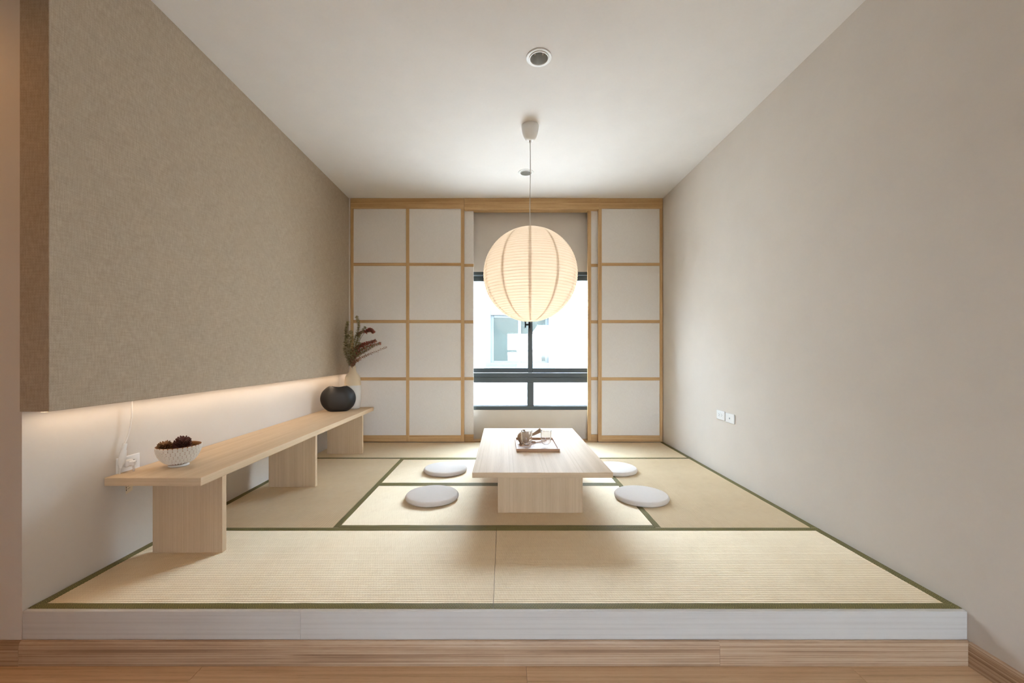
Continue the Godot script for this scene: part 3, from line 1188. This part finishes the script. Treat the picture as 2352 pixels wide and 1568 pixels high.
# ------------------------------------------------------------------ sockets and cable
func sockets() -> void:
	# on the right wall: z runs along the wall, x = 0 is the wall face, the plate stands out to -x
	for q in [[3.22, "white double socket plate on the right wall, farther from the camera", true], [3.09, "white single outlet plate on the right wall, nearer the camera", false]]:
		var t := thing("wall_socket" if q[2] else "aerial_outlet", q[1], "socket", V(XR, 0.477 if q[2] else 0.472, q[0] - 0.005))
		var st := mb()
		bx(st, Vector3(-0.009, -0.036, -0.059), Vector3(-0.0002, 0.036, 0.059), 0.002)
		part("plate", st, M.plastic, t)
		if q[2]:
			for s in [-0.02, 0.02]:
				st = mb()
				bx(st, Vector3(-0.0105, -0.019, s - 0.015), Vector3(-0.009, 0.019, s + 0.015), 0.0008)
				var m := part("socket_face", st, M.plastic, t)
				for h in [[0.009, -0.003], [-0.006, -0.003], [0.002, 0.007]]:
					st = mb()
					bx(st, Vector3(-0.0108, h[0] - 0.0032, s + h[1] - 0.0015), Vector3(-0.0104, h[0] + 0.0032, s + h[1] + 0.0015))
					part("slot", st, M.slot, m)
		else:
			st = mb()
			var ring := []
			for k in 17:
				ring.append(Vector3(-0.0095, 0.006 * cos(TAU * k / 16.0), 0.006 * sin(TAU * k / 16.0)))
			tube(st, ring, 0.0014, 6, false)
			tube(st, [Vector3(-0.0088, 0, 0), Vector3(-0.0098, 0, 0)], 0.0035, 10)
			part("aerial_port", st, M.grey_plastic, t)

	# on the left wall behind the near end of the bench: plate stands out to +x
	var t2 := thing("wall_socket", "large white socket plate low on the left wall behind the bench end", "socket", V(XL, 0.422, 1.928))
	var st2 := mb()
	bx(st2, Vector3(0.0002, -0.058, -0.058), Vector3(0.010, 0.058, 0.058), 0.002)
	part("plate", st2, M.plastic, t2)
	for s in [-0.025]:
		st2 = mb()
		bx(st2, Vector3(0.010, 0.0, s - 0.016), Vector3(0.0115, 0.04, s + 0.016), 0.0008)
		var m := part("socket_face", st2, M.plastic, t2)
		for h in [[0.031, 0.002], [0.021, -0.008], [0.021, 0.006]]:
			st2 = mb()
			bx(st2, Vector3(0.0114, h[0] - 0.003, s + h[1] - 0.0018), Vector3(0.0118, h[0] + 0.003, s + h[1] + 0.0018))
			part("slot", st2, M.slot, m)

	# cable from the light strip: cord, in-line connector, plug in the plate
	var c := thing("power_cable", "white power cable hanging from the fabric panel to the socket behind the bench", "cable", V(XL, 0.42, 1.9))
	# local: x out of the wall, y up from 0.42, z = 1.9 - d
	st2 = mb()
	tube(st2, curve([Vector3(0.03, 0.332, -0.02), Vector3(0.026, 0.25, -0.024), Vector3(0.022, 0.175, -0.014), Vector3(0.022, 0.125, 0.006)], 8), 0.0033, 8)
	part("cord", st2, M.cord, c)
	st2 = mb()
	var a := Vector3(0.022, 0.126, 0.006)
	var b := Vector3(0.022, 0.015, 0.028)
	tube(st2, [a, a.lerp(b, 0.03), a.lerp(b, 0.2), a.lerp(b, 0.24), a.lerp(b, 0.3), a.lerp(b, 0.55), a.lerp(b, 0.8), a.lerp(b, 0.92), b], [0.008, 0.009, 0.009, 0.0085, 0.0115, 0.0135, 0.0125, 0.006, 0.005], 14)
	part("connector", st2, M.plastic, c)
	st2 = mb()
	tube(st2, curve([b, Vector3(0.022, -0.01, 0.032), Vector3(0.022, -0.03, 0.028), Vector3(0.035, -0.04, 0.008), Vector3(0.045, -0.03, -0.008), Vector3(0.047, 0.0, -0.012), Vector3(0.045, 0.026, -0.01)], 8), 0.0038, 8)
	part("cord", st2, M.cord, c)
	st2 = mb()
	bx(st2, Vector3(0.011, 0.012, -0.03), Vector3(0.03, 0.046, 0.006), 0.005)
	bx(st2, Vector3(0.029, 0.017, -0.023), Vector3(0.052, 0.041, -0.001), 0.005)
	tube(st2, [Vector3(0.0515, 0.03, -0.012), Vector3(0.0525, 0.03, -0.012)], 0.0025, 10)
	part("plug", st2, M.plastic, c)
	# the paper tag below the bench
	st2 = mb()
	var p := [Vector3(0.036, -0.034, 0.022), Vector3(0.030, -0.034, -0.026), Vector3(0.030, -0.104, -0.024), Vector3(0.036, -0.112, 0.016)]
	var nn := Vector3(0.99, 0, 0.1).normalized()
	quad(st2, p[0], p[1], p[2], p[3], nn, Vector2(0, 0), Vector2(1, 0), Vector2(1, 1), Vector2(0, 1))
	for k in p.size():
		p[k] -= nn * 0.0008
	quad(st2, p[0], p[1], p[2], p[3], -nn, Vector2(0.95, 0.5), Vector2(0.95, 0.5), Vector2(0.95, 0.5), Vector2(0.95, 0.5))
	var im := Image.create(64, 48, false, Image.FORMAT_RGB8)
	im.fill(srgb(232, 214, 184))
	for k in 5:
		im.fill_rect(Rect2i(4 + k % 2, 6 + k * 7, 6, 5), srgb(52, 46, 40))
		im.fill_rect(Rect2i(16, 7 + k * 7, 34 - 6 * (k % 3), 2), srgb(186, 164, 134))
	var tagm := plain("printed_tag", Color.WHITE, 0.7)
	tagm.albedo_texture = ImageTexture.create_from_image(im)
	part("paper_tag", st2, tagm, c)


# ------------------------------------------------------------------ bowl of pine cones
func bowl_r(h: float) -> float:       # outer radius at a height above the bench, from the foot up
	var f := clampf((h - 0.012) / 0.09, 0.0, 1.0)
	return 0.037 + 0.0555 * pow(1.0 - pow(1.0 - f, 1.9), 0.62)


func bowl_and_cones() -> void:
	var at := V(-1.634, 0.409, 2.012)
	var t := thing("bowl", "white bowl carved with scale facets holding pine cones on the bench", "bowl", at)
	var prof := [Vector2(0.0, 0.011)]
	for k in 17:
		var h := 0.012 + 0.09 * k / 16.0
		prof.append(Vector2(bowl_r(h), h))
	prof.append(Vector2(0.0912, 0.1035))
	var st := mb()
	lathe(st, prof, 72)
	part("body", st, M.tan, t)
	st = mb()
	var ins := [Vector2(0.0912, 0.1035)]
	for k in 15:
		var h := 0.1 - 0.08 * k / 14.0
		ins.append(Vector2(maxf(bowl_r(h) - 0.005, 0.001), h))
	ins.append(Vector2(0.0, 0.019))
	lathe(st, ins, 72)
	part("lining", st, M.bowl_in, t)
	st = mb()
	lathe(st, [Vector2(0.0, 0.0), Vector2(0.040, 0.0), Vector2(0.043, 0.002), Vector2(0.043, 0.006), Vector2(0.039, 0.0115), Vector2(0.0, 0.0125)], 56)
	part("foot_ring", st, M.white_ceramic, t)
	# carved facets: five staggered rows of rounded scales
	var rows := [[0.1025, 0.0775], [0.0850, 0.0590], [0.0665, 0.0415], [0.0490, 0.0265], [0.0330, 0.0140]]
	for r in rows.size():
		var n := 30
		var hi: float = rows[r][0]
		var lo: float = rows[r][1]
		for k in n:
			var a0 := TAU * (k + 0.5 * (r % 2)) / n
			var wa := TAU / n * 0.49
			st = mb()
			var outl := [[-0.62, 1.0], [0.62, 1.0], [0.98, 0.62], [1.0, -0.1], [0.72, -0.72], [0.0, -1.0], [-0.72, -0.72], [-1.0, -0.1], [-0.98, 0.62]]
			if r > 0:
				outl = [[0.0, 1.0], [0.66, 0.72], [1.0, 0.25], [1.0, -0.25], [0.66, -0.72], [0.0, -1.0], [-0.66, -0.72], [-1.0, -0.25], [-1.0, 0.25], [-0.66, 0.72]]
			var pt := func(u: float, v: float, off: float) -> Vector3:
				var h := lerpf(lo, hi, 0.5 + 0.5 * v) 
				var ang := a0 + u * wa
				var rr := bowl_r(h) + off
				return Vector3(cos(ang) * rr, h, sin(ang) * rr)
			var c: Vector3 = pt.call(0.0, 0.1, 0.0030)
			var nc := Vector3(cos(a0), -0.35, sin(a0)).normalized()
			for j in outl.size():
				var e: Array = outl[j]
				var f: Array = outl[(j + 1) % outl.size()]
				var pe: Vector3 = pt.call(e[0] * 0.86, e[1] * 0.86, 0.0022)
				var pf: Vector3 = pt.call(f[0] * 0.86, f[1] * 0.86, 0.0022)
				var qe: Vector3 = pt.call(e[0], e[1], -0.0004)
				var qf: Vector3 = pt.call(f[0], f[1], -0.0004)
				tri(st, [c, pe, pf], [nc, nc, nc], [Vector2.ZERO, Vector2.RIGHT, Vector2.ONE])
				var ne := (nc + ((pe + pf) * 0.5 - c).normalized() * 0.9).normalized()
				quad(st, pe, pf, qf, qe, ne)
			part("scale", st, M.chip, t)
	pine_cone("dark red-brown pine cone standing tallest in the bowl", at + Vector3(0.012, 0.094, -0.004), 0.038, 0.070, M.cone_dark, Vector3(0.35, 0.4, -0.25), 1)
	pine_cone("lighter brown open pine cone at the left of the bowl", at + Vector3(-0.046, 0.084, 0.026), 0.033, 0.058, M.cone_brown, Vector3(0.15, 1.2, 0.2), 2)
	pine_cone("small brown pine cone low at the right of the bowl", at + Vector3(0.046, 0.068, -0.026), 0.027, 0.05, M.cone_brown, Vector3(0.3, 2.2, -1.2), 3)


func pine_cone(label: String, at: Vector3, r: float, h: float, m: Material, turn: Vector3, seed_: int) -> void:
	var t := thing("pine_cone", label, "pine cone", at, "pine cones in the bowl")
	t.rotation = turn
	var g := RandomNumberGenerator.new()
	g.seed = seed_
	var st := mb()
	lathe(st, [Vector2(0.0, -h * 0.5), Vector2(r * 0.4, -h * 0.4), Vector2(r * 0.45, 0.0), Vector2(r * 0.25, h * 0.35), Vector2(0.0, h * 0.46)], 14)
	part("core", st, m, t)
	st = mb()
	var n := 120
	for k in n:
		var f := (k + 0.5) / n
		var a := k * 2.39996
		var y := lerpf(-h * 0.45, h * 0.5, f)
		var reach := r * (0.35 + 0.65 * sin(PI * minf(0.2 + f * 0.72, 1.0))) * g.randf_range(0.9, 1.05)
		var lift := lerpf(-0.1, 1.1, f)
		var out := Vector3(cos(a), 0, sin(a))
		var side := Vector3(-sin(a), 0, cos(a))
		var base := out * r * 0.2 + Vector3.UP * y
		var mid := base + out * reach * 0.55 + Vector3.UP * lift * reach * 0.3
		var tip := base + out * reach * 0.85 + Vector3.UP * (lift * reach * 0.62 + 0.002)
		var w := r * lerpf(0.19, 0.11, f)
		var nn := (Vector3.UP - out * lift * 0.6).normalized()
		var th := nn * 0.0012
		# scale plate, upper and lower faces and a thick tip
		quad(st, base + side * w * 0.4 + th, mid + side * w + th, mid - side * w + th, base - side * w * 0.4 + th, nn)
		quad(st, mid + side * w + th, tip + side * w * 0.45 + th * 1.6, tip - side * w * 0.45 + th * 1.6, mid - side * w + th, nn)
		quad(st, base + side * w * 0.4 - th, mid + side * w - th, mid - side * w - th, base - side * w * 0.4 - th, -nn)
		quad(st, mid + side * w - th, tip + side * w * 0.45 - th * 1.2, tip - side * w * 0.45 - th * 1.2, mid - side * w - th, -nn)
		quad(st, tip + side * w * 0.45 + th * 1.6, tip - side * w * 0.45 + th * 1.6, tip - side * w * 0.45 - th * 1.2, tip + side * w * 0.45 - th * 1.2, out)
		for s in [-1.0, 1.0]:
			quad(st, mid + side * w * s + th, tip + side * w * 0.45 * s + th * 1.6, tip + side * w * 0.45 * s - th * 1.2, mid + side * w * s - th, side * s)
	var o := part("cone_scales", st, m, t)
	o.set_meta("kind", "stuff")


# ------------------------------------------------------------------ vases
func black_vase() -> void:
	var t := thing("black_vase", "flattened round matt black vase with a dipped mouth on the bench", "vase", V(-1.618, 0.409, 3.905))
	t.rotation.y = 0.2
	# outline as drawn from the front: metres from the middle of the base
	var half := [[0.0, 0.0], [0.075, 0.0], [0.115, 0.022], [0.145, 0.058], [0.162, 0.105], [0.161, 0.150], [0.146, 0.190], [0.120, 0.220], [0.094, 0.240], [0.078, 0.2475], [0.066, 0.2455], [0.035, 0.2365], [0.0, 0.2335]]
	var pts := []
	for q in half:
		pts.append(Vector2(q[0], q[1]))
	var smooth := curve(pts, 5)
	var ring := []
	for p in smooth:
		ring.append(p)
	for k in range(smooth.size() - 2, 0, -1):
		ring.append(Vector2(-smooth[k].x, smooth[k].y))
	var c := Vector2(0.0, 0.115)
	var thick := 0.052
	var levels := 14
	var at := func(j: int, k: int, side: float) -> Vector3:
		var a := (PI / 2) * j / levels
		var s := sin(a)
		var p: Vector2 = c + (ring[k % ring.size()] - c) * s
		return Vector3(p.x, p.y, side * thick * pow(cos(a), 0.8))
	var st := mb()
	for side in [-1.0, 1.0]:
		for j in levels:
			for k in ring.size():
				var p := [at.call(j, k, side), at.call(j, k + 1, side), at.call(j + 1, k + 1, side), at.call(j + 1, k, side)]
				var n := []
				for q in p:
					var flat := Vector2(q.x, q.y) - c
					var rr := flat.length() / 0.14
					n.append(Vector3(flat.x / 0.15 * rr, flat.y / 0.125 * rr, side * sqrt(maxf(0.0, 1.0 - minf(rr, 1.0) * minf(rr, 1.0))) + side * 0.02).normalized())
				if j == 0:
					tri(st, [p[0], p[2], p[3]], [n[0], n[2], n[3]], [Vector2.ZERO, Vector2.RIGHT, Vector2.ONE])
				else:
					quad_n(st, p, n, [Vector2.ZERO, Vector2.RIGHT, Vector2.ONE, Vector2.DOWN])
	part("body", st, M.black, t)
	st = mb()
	var lip := []
	for k in 33:
		var a := TAU * k / 32.0
		var x := 0.06 * cos(a)
		lip.append(Vector3(x, 0.2345 + 0.0115 * pow(absf(x) / 0.066, 1.7), 0.007 * sin(a)))
	tube(st, lip, 0.0022, 6, false)
	part("mouth_rim", st, M.black, t)
	st = mb()
	lathe(st, [Vector2(0.0, 0.0), Vector2(0.078, 0.0), Vector2(0.082, 0.004), Vector2(0.0, 0.006)], 40, Vector3.ZERO, Vector2(1.0, 0.34))
	part("base", st, M.black, t)


const VASE_AT := Vector3(-1.553, 0.409, -4.105)


func bottle_vase() -> void:
	var t := thing("bottle_vase", "tall bottle vase, cream above and white below, holding dried branches", "vase", VASE_AT)
	var upper := [[0.0805, 0.239], [0.0785, 0.275], [0.075, 0.305], [0.0735, 0.318], [0.068, 0.333], [0.055, 0.35], [0.042, 0.366], [0.035, 0.38], [0.0318, 0.4], [0.0305, 0.428], [0.0298, 0.4325], [0.027, 0.4325], [0.0262, 0.425], [0.027, 0.39], [0.031, 0.375]]
	var lower := [[0.0, 0.0], [0.058, 0.0], [0.066, 0.003], [0.071, 0.01], [0.0765, 0.04], [0.0805, 0.09], [0.0825, 0.14], [0.0825, 0.19], [0.0812, 0.2385]]
	var st := mb()
	lathe(st, upper.map(func(q): return Vector2(q[0], q[1])), 56)
	part("neck", st, M.cream, t)
	st = mb()
	lathe(st, lower.map(func(q): return Vector2(q[0], q[1])), 56)
	part("body", st, M.white_ceramic, t)


# a dried branch: stem and small leaves in pairs. pts are metres from the foot of the vase
func branch(label: String, pts: Array, leafs: Array, size: float, density: float, from: float, seed_: int, group: String) -> void:
	var t := thing("dried_branch", label, "dried branch", VASE_AT, group)
	var g := RandomNumberGenerator.new()
	g.seed = seed_
	var line := curve(pts, 10)
	var st := mb()
	var radii := []
	for k in line.size():
		radii.append(lerpf(0.0021, 0.0008, float(k) / line.size()))
	tube(st, line, radii, 6)
	part("stem", st, M.stem, t)
	var total := 0.0
	for k in line.size() - 1:
		total += line[k].distance_to(line[k + 1])
	var tools := []
	for m in leafs:
		tools.append(mb())
	var used := {}
	var n := int(total * density)
	for i in n:
		var f := lerpf(from, 1.0, (i + 0.5) / n)
		var pos := f * (line.size() - 1)
		var k := mini(int(pos), line.size() - 2)
		var p: Vector3 = line[k].lerp(line[k + 1], pos - k)
		var dir: Vector3 = (line[k + 1] - line[k]).normalized()
		var a := i * 2.39996 + g.randf_range(-0.3, 0.3)
		var s := dir.cross(Vector3(0.3, 0.2, 0.93)).normalized()
		var u := dir.cross(s)
		var out := (s * cos(a) + u * sin(a) + dir * g.randf_range(0.0, 0.45)).normalized()
		var wide := out.cross(dir).normalized()
		var up := wide.cross(out).normalized()
		var l := size * g.randf_range(0.75, 1.2) * lerpf(1.1, 0.7, f)
		var w := l * 0.46
		var pick := g.randi() % leafs.size()
		var b: Vector3 = p + out * 0.001
		var m1: Vector3 = b + out * l * 0.5 + up * l * 0.12
		var tip: Vector3 = b + out * l + up * l * 0.02
		# a cupped leaf: two halves folded along the midrib, with some thickness
		var th := up * 0.0006
		for sgn in [-1.0, 1.0]:
			var e: Vector3 = b + out * l * 0.55 + wide * w * sgn + up * l * 0.2
			var nrm: Vector3 = (up - wide * sgn * 0.3).normalized()
			quad(tools[pick], b + th, m1 + th, e + th, b.lerp(e, 0.55) + wide * w * 0.18 * sgn + th, nrm)
			tri(tools[pick], [m1 + th, tip + th, e + th], [nrm, nrm, nrm], [Vector2.ZERO, Vector2.RIGHT, Vector2.ONE])
			tri(tools[pick], [b - th, m1 - th, e - th], [-nrm, -nrm, -nrm], [Vector2.ZERO, Vector2.RIGHT, Vector2.ONE])
			tri(tools[pick], [m1 - th, tip - th, e - th], [-nrm, -nrm, -nrm], [Vector2.ZERO, Vector2.RIGHT, Vector2.ONE])
		used[pick] = true
	for k in leafs.size():
		if used.has(k):
			var o := part("leaves", tools[k], M[leafs[k]], t)
			o.set_meta("kind", "stuff")


func branches() -> void:
	# the spray as seen from the front; k turns photo steps into metres at the vase
	var k := 4.105 / FOCAL / 6.53
	var P := func(x: float, y: float, z := 0.0) -> Vector3: return Vector3((x - 585.0) * k, 0.4325 + (791.0 - y) * k, z)
	var foot: Vector3 = P.call(585, 860)
	var green := ["leaf", "leaf_pale", "leaf"]
	var gg := "green-grey dried branches in the bottle vase"
	var rg := "red dried branches in the bottle vase"
	branch("upright dried green sprig at the left whose tip leans left", [foot, P.call(560, 700), P.call(505, 420, 0.02), P.call(505, 250, 0.03), P.call(530, 125, 0.03)], green, 0.0305, 347.2, 0.12, 1, gg)
	branch("tallest dried green sprig, rising straight to the highest tip", [foot, P.call(585, 700, -0.01), P.call(590, 430, -0.03), P.call(650, 260, -0.03), P.call(660, 150, -0.03), P.call(628, 45, -0.03)], green, 0.0275, 297.6, 0.12, 2, gg)
	branch("dried green sprig bulging out lowest on the left side", [foot, P.call(545, 700, 0.02), P.call(492, 560, 0.04), P.call(510, 400, 0.05), P.call(548, 330, 0.05)], green, 0.0319, 347.2, 0.12, 3, gg)
	branch("dense pale dried sprig in the middle of the spray", [foot, P.call(580, 700, 0.03), P.call(570, 520, 0.05), P.call(590, 380, 0.05), P.call(580, 270, 0.04)], ["leaf_pale", "leaf"], 0.0319, 372.0, 0.12, 4, gg)
	branch("dried green sprig arching up to the right above the red ones", [foot, P.call(605, 700, 0.0), P.call(645, 480, 0.02), P.call(700, 330, 0.02), P.call(785, 205, 0.02)], green, 0.0275, 322.4, 0.15, 5, gg)
	branch("short green sprig low at the right foot of the spray", [foot, P.call(610, 690, 0.04), P.call(660, 560, 0.06), P.call(720, 440, 0.05)], green, 0.0290, 347.2, 0.15, 6, gg)
	branch("thick red drooping plume at the upper right of the spray", [foot, P.call(610, 680, -0.02), P.call(680, 440, 0.0), P.call(740, 320, 0.0), P.call(820, 250, 0.0), P.call(865, 250, 0.0), P.call(900, 285, 0.0)], ["red_leaf", "red_leaf", "brown_leaf"], 0.0290, 384.4, 0.55, 7, rg)
	branch("short red sprig crossing behind the green ones near the top", [foot, P.call(600, 600, -0.04), P.call(620, 400, -0.05), P.call(660, 300, -0.05), P.call(735, 262, -0.05)], ["red_leaf", "brown_leaf"], 0.0247, 260.4, 0.6, 8, rg)
	branch("broad red sprig reaching right in the middle of the spray", [foot, P.call(605, 690, 0.03), P.call(660, 530, 0.04), P.call(780, 465, 0.04), P.call(945, 412, 0.04)], ["red_leaf", "red_leaf", "brown_leaf"], 0.0305, 396.8, 0.35, 9, rg)
	branch("red-tipped sprig reaching right just below the broad red one", [foot, P.call(610, 700, 0.05), P.call(690, 590, 0.06), P.call(840, 500, 0.06), P.call(1030, 450, 0.06)], ["brown_leaf", "red_leaf", "leaf"], 0.0275, 347.2, 0.25, 10, rg)
	branch("green and brown sprig reaching right in the lower spray", [foot, P.call(610, 720, 0.07), P.call(700, 630, 0.08), P.call(820, 560, 0.08), P.call(930, 490, 0.08)], ["leaf", "brown_leaf"], 0.0247, 285.2, 0.2, 11, gg)
	branch("lowest thin sparse sprig reaching farthest right", [foot, P.call(615, 770, 0.06), P.call(700, 700, 0.09), P.call(860, 620, 0.1), P.call(1140, 508, 0.1)], ["brown_leaf"], 0.0232, 186.0, 0.2, 12, rg)


# ------------------------------------------------------------------ tea set
func tea_set() -> void:
	var x0 := 0.085
	var x1 := 0.386
	var d0 := 2.775
	var d1 := 3.155
	var y := 0.2902
	var t := thing("tea_tray", "shallow rectangular wooden tray with a raised rim on the table", "tray", V(0.2355, y, 2.965))
	var hw := (x1 - x0) / 2
	var hd := (d1 - d0) / 2
	var st := mb()
	bx(st, Vector3(-hw + 0.004, 0.0, -hd + 0.004), Vector3(hw - 0.004, 0.006, hd - 0.004), 0.0008, 2)
	part("base", st, M.tray_wood, t)
	for q in [[-hw, -hw + 0.008, -hd, hd, 2], [hw - 0.008, hw, -hd, hd, 2], [-hw + 0.008, hw - 0.008, -hd, -hd + 0.008, 0], [-hw + 0.008, hw - 0.008, hd - 0.008, hd, 0]]:
		st = mb()
		bx(st, Vector3(q[0], 0.001, q[2]), Vector3(q[1], 0.021, q[3]), 0.001, q[4])
		part("rim", st, M.tray_wood, t)

	# side-handled teapot
	y += 0.006
	var p := thing("teapot", "small round brown clay teapot with a straight side handle on the tray", "teapot", V(0.150, y, 3.03))
	st = mb()
	lathe(st, [[0.0, 0.0], [0.032, 0.0], [0.036, 0.004], [0.046, 0.02], [0.051, 0.038], [0.049, 0.055], [0.042, 0.068], [0.034, 0.075], [0.031, 0.077], [0.029, 0.074]].map(func(q): return Vector2(q[0], q[1])), 40)
	part("body", st, M.clay, p)
	st = mb()
	lathe(st, [[0.0315, 0.0765], [0.031, 0.079], [0.02, 0.084], [0.008, 0.086], [0.006, 0.089], [0.009, 0.095], [0.007, 0.1], [0.0, 0.101]].map(func(q): return Vector2(q[0], q[1])), 32)
	part("lid", st, M.clay, p)
	st = mb()
	tube(st, [Vector3(0.044, 0.05, 0.0), Vector3(0.06, 0.06, 0.0), Vector3(0.075, 0.066, 0.0), Vector3(0.125, 0.096, 0.002), Vector3(0.129, 0.098, 0.002)], [0.008, 0.009, 0.0105, 0.017, 0.0155], 18)
	part("handle", st, M.clay, p)
	st = mb()
	tube(st, curve([Vector3(-0.01, 0.045, -0.044), Vector3(-0.012, 0.058, -0.062), Vector3(-0.014, 0.075, -0.072)], 5), [0.012, 0.0115, 0.011, 0.0105, 0.01, 0.009, 0.0085, 0.008, 0.0075, 0.007, 0.007], 14)
	part("spout", st, M.clay, p)

	# double-walled glasses
	for q in [[0.162, 2.885, "clear double-walled glass in front of the teapot on the tray"], [0.302, 2.895, "clear double-walled glass at the right of the tray, clear of the teapot"]]:
		var g := thing("drinking_glass", q[2], "glass", V(q[0], y + 0.0004, q[1]), "double-walled glasses on the tray")
		st = mb()
		lathe(st, [[0.0, 0.0], [0.022, 0.0], [0.03, 0.004], [0.0375, 0.02], [0.041, 0.045], [0.041, 0.075], [0.0405, 0.116]].map(func(v): return Vector2(v[0], v[1])), 48)
		part("outer_wall", st, M.glassware, g)
		st = mb()
		lathe(st, [[0.0, 0.016], [0.02, 0.0195], [0.0315, 0.033], [0.0356, 0.055], [0.0376, 0.085], [0.0395, 0.114], [0.0405, 0.1165], [0.0403, 0.119], [0.0385, 0.1195], [0.037, 0.117], [0.0355, 0.085], [0.0335, 0.056], [0.0295, 0.0355], [0.019, 0.0225], [0.0, 0.019]].map(func(v): return Vector2(v[0], v[1])), 48)
		part("inner_cup", st, M.thick_glass, g)
	# bamboo scoop lying between them
	var s := thing("tea_scoop", "small bamboo tea scoop lying on the tray behind the right glass", "scoop", V(0.235, y + 0.0005, 3.02))
	st = mb()
	tube(st, curve([Vector3(0.09, 0.010, -0.035), Vector3(0.05, 0.006, -0.02), Vector3(0.0, 0.005, 0.0)], 5), 0.0042, 10)
	part("handle", st, M.tray_wood, s)
	st = mb()
	for j in 8:
		for i in 6:
			var ps := []
			var ns := []
			for q in [[i, j], [i + 1, j], [i + 1, j + 1], [i, j + 1]]:
				var a: float = lerpf(-1.0, 1.0, q[0] / 6.0)
				var l: float = q[1] / 8.0
				var w := 0.016 * sqrt(maxf(0.0, 1.0 - pow(2.0 * l - 1.0, 2.0) * 0.92))
				ps.append(Vector3(-0.058 * l + 0.002, 0.0015 + 0.010 * a * a + 0.002 * l, w * a + 0.012 * l))
				ns.append(Vector3(0, 1, -0.8 * a).normalized())
			quad_n(st, ps, ns, [Vector2.ZERO, Vector2.RIGHT, Vector2.ONE, Vector2.DOWN])
			for z in ps.size():
				ps[z] -= Vector3(0, 0.0014, 0)
				ns[z] = -ns[z]
			quad_n(st, ps, ns, [Vector2.ZERO, Vector2.RIGHT, Vector2.ONE, Vector2.DOWN])
	part("scoop_head", st, M.tray_wood, s)
